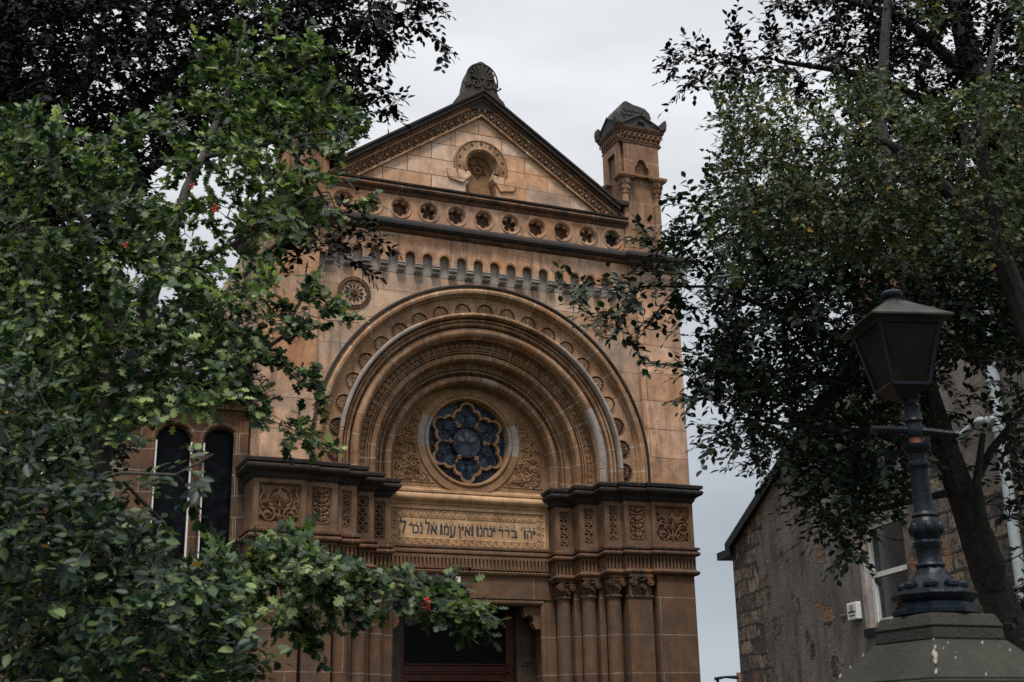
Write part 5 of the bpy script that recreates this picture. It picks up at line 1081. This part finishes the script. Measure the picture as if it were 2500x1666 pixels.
def tree(name, label, cat, trunks, polys, step, kind, lm, bm, size, nl, L0, L1, base, spread=.3, flat=1.0, rtip=.004, droop=0.0, side=2, extra=None, group=None, sag=.05, outw=.8):
    t = thing(name, label, cat, base, group); tm_ = MB(); bt = MB()
    tips = tips_in(polys, step)
    if extra:
        for pts, k, D0, D1, wid in extra:        # reaching sprays given as a line
            for q in range(k):
                s_ = (q+.5)/k*(len(pts)-1); i = min(int(s_), len(pts)-2); f = s_-i
                u = pts[i][0]+(pts[i+1][0]-pts[i][0])*f+npr.normal(0, wid); v = pts[i][1]+(pts[i+1][1]-pts[i][1])*f+npr.normal(0, wid); tips.append(at(u, v, D0+(D1-D0)*(q/k)+npr.normal(0, .12)))
    tp, dr_ = grow(trunks, tips, tm_, rtip, sag=sag)
    P, D, Nn, Z = sprigs(tp, dr_, nl, L0, L1, size, spread, flat, tm_, droop, side, outw)
    tm_.build('branches', bm, t, smooth=True)
    scatter('leaves', kind, P, D, Nn, Z, lm, t); print(name, 'tips', len(tips), 'leaves', len(P))
    return t
# copper beech, left
g0 = at(20, 1300, 11.5); tree('copper_beech', 'tall copper beech with near black leaves filling the upper left behind the hawthorn', 'tree',
     [[(g0[0]-.3, g0[1], 0, .28), T4(0, 900, 11.5, .22), T4(-5, 560, 11.5, .15), T4(10, 230, 11.5, .13), T4(20, 60, 11.5, .11), T4(30, -250, 11.5, .09)],
      [T4(0, 700, 11.5, .1), T4(200, 400, 11.2, .07), T4(420, 180, 10.8, .05), T4(640, 40, 10.5, .035), T4(860, -40, 10.2, .02)],
      [T4(5, 560, 11.5, .08), T4(250, 500, 11, .05), T4(480, 330, 10.3, .035), T4(700, 350, 9.8, .02), T4(800, 500, 9.4, .012)], [T4(20, 60, 11.5, .08), T4(300, 0, 10.5, .05), T4(600, -80, 10, .03), T4(900, -60, 9.5, .02)]],
     [([(-120, -120), (840, -120), (835, 30), (860, 150), (905, 215), (880, 265), (840, 300), (700, 330), (600, 345), (520, 330), (480, 390), (425, 400), (400, 360), (340, 520), (260, 620), (200, 740), (0, 780), (-120, 780)], 1.30, 8.8, 12.0),
      ([(800, -100), (1060, -100), (1080, 10), (1040, 20), (1010, 60), (930, 110), (860, 90), (820, 40)], .85, 8.8, 10.2),
      ([(690, 490), (780, 520), (840, 560), (850, 620), (800, 620), (760, 580), (700, 580)], .9, 8.6, 9.4),
      ([(-120, 740), (240, 740), (300, 900), (300, 1100), (-120, 1150)], .9, 10, 12.5)], 21, 'beech', M['copper'], M['darkbark'], .070, 8, .18, .30, (g0[0]-.3, g0[1], 0), flat=1.3, droop=.15,
     extra=[([(1000, 20), (1040, 70), (1085, 130)], 5, 9.2, 9.2, 5), ([(850, 60), (930, 100), (960, 140)], 6, 9.4, 9.4, 9), ([(850, 150), (920, 200), (960, 265)], 7, 9.4, 9.4, 9), ([(820, 250), (900, 265), (980, 272)], 6, 9.4, 9.4, 8), ([(820, 560), (860, 600), (885, 660)], 5, 9, 9, 8), ([(700, 590), (760, 640)], 4, 9, 9, 10), ([(820, 520), (900, 560), (930, 582)], 5, 9, 9, 6), ([(480, 330), (520, 350), (540, 380)], 5, 9.5, 9.5, 12)])
# hawthorn
g1 = at(230, 1200, 6.2)
tree('hawthorn_tree', 'bright green lobed leaf hawthorn with red berries reaching across the synagogue door', 'tree',
     [[(g1[0]-.15, g1[1], 0, .09), T4(215, 1200, 6.2, .06), T4(262, 1040, 6.2, .05), T4(312, 930, 6.2, .042), T4(345, 800, 6.2, .038), T4(385, 680, 6.2, .033), T4(425, 560, 6.3, .028), T4(455, 460, 6.3, .024), T4(495, 385, 6.4, .021), T4(540, 270, 6.5, .017), T4(566, 200, 6.5, .013), T4(600, 60, 6.6, .008)],
      [(g1[0]+.05, g1[1]-.1, 0, .07), T4(262, 1000, 5.9, .035), T4(268, 800, 5.9, .028), T4(215, 560, 5.8, .02), T4(120, 380, 5.8, .012)],
      [T4(385, 680, 6.2, .02), T4(520, 620, 6.1, .014), T4(640, 560, 6.0, .010), T4(760, 480, 5.9, .006)], [T4(495, 385, 6.4, .014), T4(620, 360, 6.2, .010), T4(740, 330, 6.1, .007), T4(850, 320, 6, .005)],
      [T4(312, 930, 6.2, .03), T4(480, 900, 6.0, .018), T4(620, 870, 5.8, .012), T4(740, 790, 5.7, .008)],
      [(g1[0]+.3, g1[1]-.4, .6, .04), T4(460, 1440, 5.6, .024), T4(600, 1425, 5.4, .02), T4(760, 1420, 5.3, .016), T4(900, 1405, 5.2, .012), T4(1010, 1425, 5.2, .009), T4(1110, 1470, 5.2, .005)],
      [T4(215, 560, 5.8, .014), T4(120, 560, 5.6, .012), T4(60, 560, 5.5, .01)]],
     [([(-80, 275), (40, 262), (110, 300), (165, 288), (215, 340), (265, 400), (300, 420), (300, 470), (240, 560), (300, 620), (-80, 640)], .92, 5.2, 6.8),
      ([(265, 330), (330, 290), (400, 265), (395, 310), (340, 360), (300, 420), (265, 400)], .8, 5.6, 6.4),
      ([(430, 210), (490, 150), (545, 100), (560, -40), (640, -40), (655, 60), (740, 75), (800, 130), (790, 190), (820, 250), (700, 300), (560, 310), (460, 270)], .92, 5.8, 7.0),
      ([(540, 300), (820, 250), (925, 305), (885, 345), (850, 385), (800, 430), (560, 470), (500, 430), (430, 440), (440, 370)], 1.0, 5.6, 7.0),
      ([(300, 420), (370, 480), (430, 500), (560, 470), (800, 430), (795, 500), (780, 560), (690, 580), (600, 555), (480, 545), (380, 560), (300, 620), (240, 560)], 1.25, 5.4, 7.0),
      ([(-80, 640), (300, 600), (440, 590), (540, 640), (540, 720), (580, 860), (600, 940), (540, 980), (400, 1010), (300, 1080), (-80, 1000)], 1.35, 5.2, 7.2),
      ([(380, 480), (450, 520), (540, 560), (700, 580), (640, 660), (540, 640), (440, 600), (380, 580)], .38, 5.8, 6.6),
      ([(540, 700), (640, 650), (680, 700), (660, 780), (640, 840), (560, 820)], .7, 5.2, 6.4),
      ([(540, 820), (640, 840), (660, 900), (640, 960), (560, 960)], .8, 5.2, 6.4),
      ([(520, 1340), (640, 1350), (720, 1310), (790, 1330), (800, 1380), (880, 1370), (940, 1400), (960, 1470), (860, 1490), (760, 1500), (700, 1520), (620, 1450), (540, 1440)], 1.15, 4.9, 5.7),
      ([(960, 1410), (1030, 1395), (1085, 1425), (1140, 1480), (1060, 1490), (980, 1490)], 1.6, 4.9, 5.5)], 31, 'haw', M['haw'], M['bark'], .046, 10, .07, .16, (g1[0]-.15, g1[1], 0), spread=.55, flat=.8, rtip=.0028, side=3, sag=.02,
     extra=[([(680, 730), (760, 730), (850, 760)], 11, 5.7, 5.7, 15), ([(680, 790), (740, 800), (790, 790)], 5, 5.7, 5.7, 10), ([(620, 880), (720, 900), (820, 960)], 9, 5.7, 5.7, 13), ([(600, 1000), (690, 1040), (785, 1075)], 10, 5.7, 5.7, 15), ([(725, 1320), (760, 1370), (780, 1420)], 10, 5.2, 5.2, 14), ([(1020, 1420), (1090, 1470), (1150, 1510)], 12, 5.1, 5.1, 12), ([(1140, 1480), (1160, 1500)], 4, 5.1, 5.1, 6), ([(700, 1500), (740, 1540), (765, 1570)], 6, 5.3, 5.3, 8), ([(800, 520), (860, 490), (900, 500)], 3, 5.8, 5.8, 5)])
# berries on the hawthorn
hw_root = [o for o in bpy.data.objects if o.name == 'hawthorn_tree'][0]
for (u, v, D, n) in ((525, 510, 5.6, 8), (610, 560, 5.6, 6), (468, 455, 5.6, 4), (1040, 1475, 4.95, 12), (62, 410, 5.3, 4), (305, 600, 5.3, 4), (630, 535, 5.6, 3)):
    bm2 = MB(); p = at(u, v, D)
    for k in range(n): bm2.blob(p+np.array([math.cos(k*2.4), .4*math.sin(k*1.7), math.sin(k*2.4)])*.0052*math.sqrt(k+.3)*1.25, (.0058, .0058, .0064), 8, 6)
    bm2.build('berry_cluster', M['berry'], hw_root, smooth=True)
# privet, lower left
g2 = at(150, 1600, 4.6)
tree('privet_shrub', 'oval leaved green shrub filling the lower left corner with a few orange leaves', 'shrub',
     [[(g2[0], g2[1], 0, .05), T4(150, 1640, 4.6, .02), T4(120, 1440, 4.6, .014), T4(90, 1300, 4.6, .010)], [(g2[0]+.2, g2[1]+.1, 0, .04), T4(320, 1500, 4.7, .015), T4(420, 1300, 4.8, .010), T4(300, 1175, 4.7, .007)], [(g2[0]+.5, g2[1]+.2, 0, .04), T4(540, 1640, 4.8, .014), T4(520, 1450, 4.8, .010)],
      [T4(0, 1340, 4.5, .009), T4(80, 1400, 4.5, .007), T4(75, 1430, 4.5, .006), T4(40, 1500, 4.5, .005)], [T4(200, 1180, 4.6, .006), T4(300, 1155, 4.5, .006), T4(430, 1160, 4.4, .005), T4(520, 1110, 4.4, .004)]],
     [([(-60, 880), (60, 890), (180, 960), (170, 1060), (260, 1130), (-60, 1200)], .85, 4.2, 5.4), ([(-60, 1130), (165, 1190), (263, 1150), (310, 1265), (411, 1330), (440, 1390), (560, 1390), (580, 1480), (590, 1640), (590, 1720), (-60, 1720)], 1.6, 4.0, 5.6),
      ([(330, 1150), (420, 1150), (500, 1080), (540, 1100), (520, 1150), (470, 1240), (420, 1230), (340, 1200)], .8, 4.2, 4.8), ([(480, 1400), (570, 1380), (590, 1500), (610, 1640), (560, 1680), (480, 1560)], 1.2, 4.2, 5.0)], 33, 'oval', M['privet'], M['bark'], .046, 7, .08, .18, (g2[0], g2[1], 0), spread=.35, flat=.9, rtip=.0024, side=3, sag=.0)
# lighter ground shrub seen low through the gap
g3 = at(450, 1650, 7.4)
tree('pale_shrub', 'small yellow green bush low behind the privet', 'shrub', [[(g3[0], g3[1], 0, .03), T4(450, 1700, 7.4, .012), T4(440, 1620, 7.4, .008)]],
     [([(260, 1560), (380, 1500), (480, 1440), (560, 1580), (600, 1700), (260, 1700)], .7, 7.0, 8.2)], 40, 'oval', leafmat('yellow_green_leaf', [(.08, .12, .03), (.16, .20, .05), (.26, .28, .08)], .3), M['bark'], .035, 6, .08, .16, (g3[0], g3[1], 0), rtip=.003)
g4 = at(170, 960, 12.8)
tree('yellow_shrub', 'yellow leaved bush glimpsed behind the hawthorn trunks', 'shrub', [[(g4[0], g4[1], 0, .06), T4(190, 1050, 12.8, .03), T4(180, 960, 12.8, .02)]],
     [([(110, 900), (260, 900), (270, 1010), (120, 1010)], .9, 12.6, 13.2)], 34, 'beech', leafmat('yellow_leaf', [(.2, .14, .02), (.35, .2, .03), (.16, .16, .03)], .3), M['darkbark'], .07, 6, .12, .25, (g4[0], g4[1], 0), rtip=.004)
# green beech, right
g5 = at(2480, 1600, 9.2)
tree('green_beech', 'dark green beech with a leaning trunk, its sprays hanging beside the synagogue', 'tree',
     [[(g5[0]+.3, g5[1], 0, .22), T4(2480, 1560, 9.2, .13), T4(2410, 1400, 9.2, .11), T4(2360, 1240, 9.2, .10), T4(2310, 1100, 9.2, .092), T4(2265, 960, 9.2, .08), T4(2235, 800, 9.3, .06), T4(2190, 560, 9.5, .05), T4(2150, 300, 9.6, .05), T4(2160, 100, 9.7, .04), T4(2180, -150, 9.8, .03)],
      [T4(2425, 1430, 9.1, .06), T4(2440, 1380, 9.0, .045), T4(2400, 1280, 9.0, .04), T4(2385, 1180, 9.1, .03), T4(2400, 1060, 9.2, .02)],
      [T4(2265, 960, 9.2, .05), T4(2100, 860, 9, .035), T4(1900, 760, 8.8, .022), T4(1740, 700, 8.6, .012), T4(1560, 700, 8.4, .006)],
      [T4(2300, 1100, 9.2, .045), T4(2150, 1060, 8.9, .03), T4(1950, 1040, 8.6, .018), T4(1800, 1020, 8.5, .008)],
      [T4(2330, 1200, 9.2, .03), T4(2200, 1230, 9.0, .02), T4(2050, 1260, 8.8, .012)],
      [T4(2350, 1240, 9.2, .03), T4(2420, 1100, 9.2, .03), T4(2500, 1000, 9.1, .02)],
      [T4(2190, 560, 9.5, .04), T4(2000, 560, 9.1, .025), T4(1800, 520, 8.8, .013)]],
     [([(1830, 470), (2120, 520), (2560, 500), (2560, 900), (2300, 860), (2180, 1000), (2100, 1090), (1960, 1090), (1860, 1060), (1780, 960), (1740, 860), (1760, 760), (1800, 620)], 1.5, 8.3, 10.2),
      ([(1640, 500), (1700, 440), (1830, 470), (1800, 620), (1740, 760), (1720, 850), (1690, 800), (1640, 720), (1660, 640), (1680, 560)], .62, 8.1, 9.4),
      ([(1690, 860), (1780, 860), (1860, 1060), (1960, 1100), (1900, 1140), (1820, 1130), (1790, 1060), (1740, 1040), (1730, 960)], .75, 8.1, 9.2),
      ([(1950, 1080), (2180, 1000), (2280, 1060), (2260, 1180), (2180, 1240), (2110, 1290), (2060, 1300), (2010, 1280), (1960, 1200)], 1.15, 8.2, 9.6),
      ([(2290, 980), (2560, 940), (2560, 1260), (2420, 1200), (2360, 1150)], .30, 8.4, 9.8), ([(2400, 1450), (2560, 1400), (2560, 1620), (2470, 1600)], .9, 9, 9.8), ([(2240, 820), (2380, 820), (2460, 860), (2300, 900)], .6, 8.4, 9.6), ([(2440, 1230), (2560, 1220), (2560, 1340), (2460, 1300)], .5, 8.6, 9.6)],
     22, 'beech', M['beech'], M['darkbark'], .066, 7, .16, .28, (g5[0]+.3, g5[1], 0), flat=1.3, droop=.15,
     extra=[([(1640, 700), (1540, 690), (1440, 700), (1400, 720)], 15, 8.3, 8.2, 13), ([(1660, 680), (1560, 730), (1470, 760), (1440, 775)], 11, 8.3, 8.2, 12), ([(1620, 730), (1580, 800), (1560, 850)], 6, 8.3, 8.2, 13), ([(1700, 560), (1620, 590), (1560, 580)], 10, 8.4, 8.3, 8), ([(1760, 900), (1700, 900), (1650, 890)], 8, 8.4, 8.3, 8), ([(1780, 940), (1700, 960), (1670, 972)], 9, 8.4, 8.3, 8), ([(1800, 1040), (1760, 1060), (1725, 1078)], 7, 8.4, 8.3, 7), ([(1700, 640), (1640, 640), (1600, 650)], 7, 8.4, 8.3, 10), ([(1840, 1080), (1850, 1130), (1880, 1180)], 6, 8.5, 8.5, 9), ([(1980, 1260), (2040, 1320), (2080, 1350)], 10, 8.6, 8.6, 14), ([(2000, 1180), (1960, 1240)], 10, 8.6, 8.6, 14)])
# copper beech 2, upper right
g6 = at(2350, 1500, 11.0)
tree('copper_beech', 'dark copper beech crown against the sky at the upper right behind the birch', 'tree',
     [[(g6[0]+1.2, g6[1]+.6, 0, .3), T4(2620, 900, 11.5, .2), T4(2480, 500, 11.3, .15), T4(2380, 200, 11, .11), T4(2300, -150, 11, .07)],
      [T4(2480, 500, 11.3, .08), T4(2300, 260, 10.8, .05), T4(2100, 180, 10.5, .03), T4(1900, 150, 10.2, .018)],
      [T4(2380, 200, 11, .07), T4(2200, 40, 10.7, .04), T4(2000, -20, 10.3, .02), T4(1900, 0, 10.2, .01)], [T4(2480, 500, 11.3, .07), T4(2200, 440, 10.6, .03), T4(1900, 400, 10.2, .015)]],
     [([(1980, -100), (2560, -100), (2560, 330), (2300, 330), (2120, 280), (2050, 190), (2070, 90), (2010, 30)], 1.25, 9.8, 12), ([(1740, 150), (1850, 110), (1990, 120), (2070, 140), (2110, 260), (1980, 250), (1860, 210), (1740, 190)], .95, 9.6, 10.8),
      ([(1890, -60), (2000, -60), (2020, 60), (1960, 40), (1900, 20)], .5, 9.8, 10.4), ([(1940, 40), (2060, 30), (2080, 150), (1990, 120)], .7, 9.8, 10.6), ([(2100, 280), (2560, 330), (2560, 560), (2100, 560)], 1.4, 10.4, 12), ([(1780, 300), (2100, 300), (2100, 560), (1800, 520)], .5, 9.8, 11)],
     21, 'beech', M['copper'], M['darkbark'], .066, 7, .18, .30, (g6[0]+1.2, g6[1]+.6, 0), flat=1.3, droop=.1,
     extra=[([(1780, 140), (1700, 130), (1650, 140), (1620, 136)], 12, 9.9, 9.8, 9), ([(1780, 180), (1700, 190), (1665, 205)], 10, 9.9, 9.8, 10), ([(1800, 120), (1800, 90), (1795, 68)], 4, 9.9, 9.8, 3), ([(1900, 120), (1890, 90), (1875, 70)], 5, 9.9, 9.8, 3), ([(1940, 20), (1900, 10), (1890, 25)], 5, 9.9, 9.9, 6), ([(2000, 60), (1970, 100), (1950, 110)], 7, 9.9, 9.9, 8)])
# birch, right
g7 = at(2480, 1560, 8.0)
tree('birch_tree', 'birch crown of small grey green leaves with a few yellow ones, at the right', 'tree',
     [[(g7[0]+.9, g7[1]-.2, 0, .12), T4(2600, 1000, 7.9, .09), T4(2440, 620, 7.8, .06), T4(2340, 490, 7.7, .045), T4(2220, 380, 7.6, .035), T4(2150, 340, 7.6, .025), T4(2060, 320, 7.5, .018), T4(1980, 335, 7.5, .010)],
      [T4(2030, 300, 7.5, .012), T4(1990, 280, 7.5, .009), T4(1950, 255, 7.5, .005)], [T4(2440, 620, 7.8, .04), T4(2400, 400, 7.7, .03), T4(2400, 220, 7.7, .02), T4(2440, 60, 7.8, .012)], [T4(2340, 490, 7.7, .03), T4(2360, 300, 7.6, .015)], [T4(2220, 380, 7.6, .02), T4(2000, 480, 7.4, .012), T4(1850, 500, 7.3, .007)]],
     [([(1760, 230), (1810, 195), (1890, 190), (1920, 210), (1960, 260), (1970, 340), (1920, 480), (1840, 560), (1790, 540), (1760, 420), (1750, 300)], 1.3, 6.9, 7.8),
      ([(2010, 215), (2100, 175), (2180, 190), (2230, 240), (2330, 260), (2380, 330), (2330, 420), (2200, 480), (2050, 560), (1920, 560), (1930, 440), (1990, 330), (2000, 260)], 1.3, 6.9, 8.2),
      ([(1820, 440), (2300, 460), (2300, 620), (2180, 640), (1900, 620), (1820, 560)], 1.15, 7.0, 8.2), ([(2300, 250), (2350, 220), (2440, 180), (2560, 190), (2560, 640), (2380, 620), (2320, 480), (2380, 340)], 1.4, 7.0, 8.2),
      ([(2210, -60), (2330, -60), (2310, 60), (2230, 50)], .8, 7.4, 8.2), ([(2460, -60), (2560, -60), (2560, 130), (2480, 110)], .8, 7.4, 8.2), ([(1740, 480), (1860, 500), (1860, 620), (1800, 700), (1740, 620)], .7, 7, 7.8)],
     21, 'birch', M['birch'], M['darkbark'], .037, 7, .10, .20, (g7[0]+.9, g7[1]-.2, 0), spread=.5, flat=.6, rtip=.0025, droop=.25, side=2)
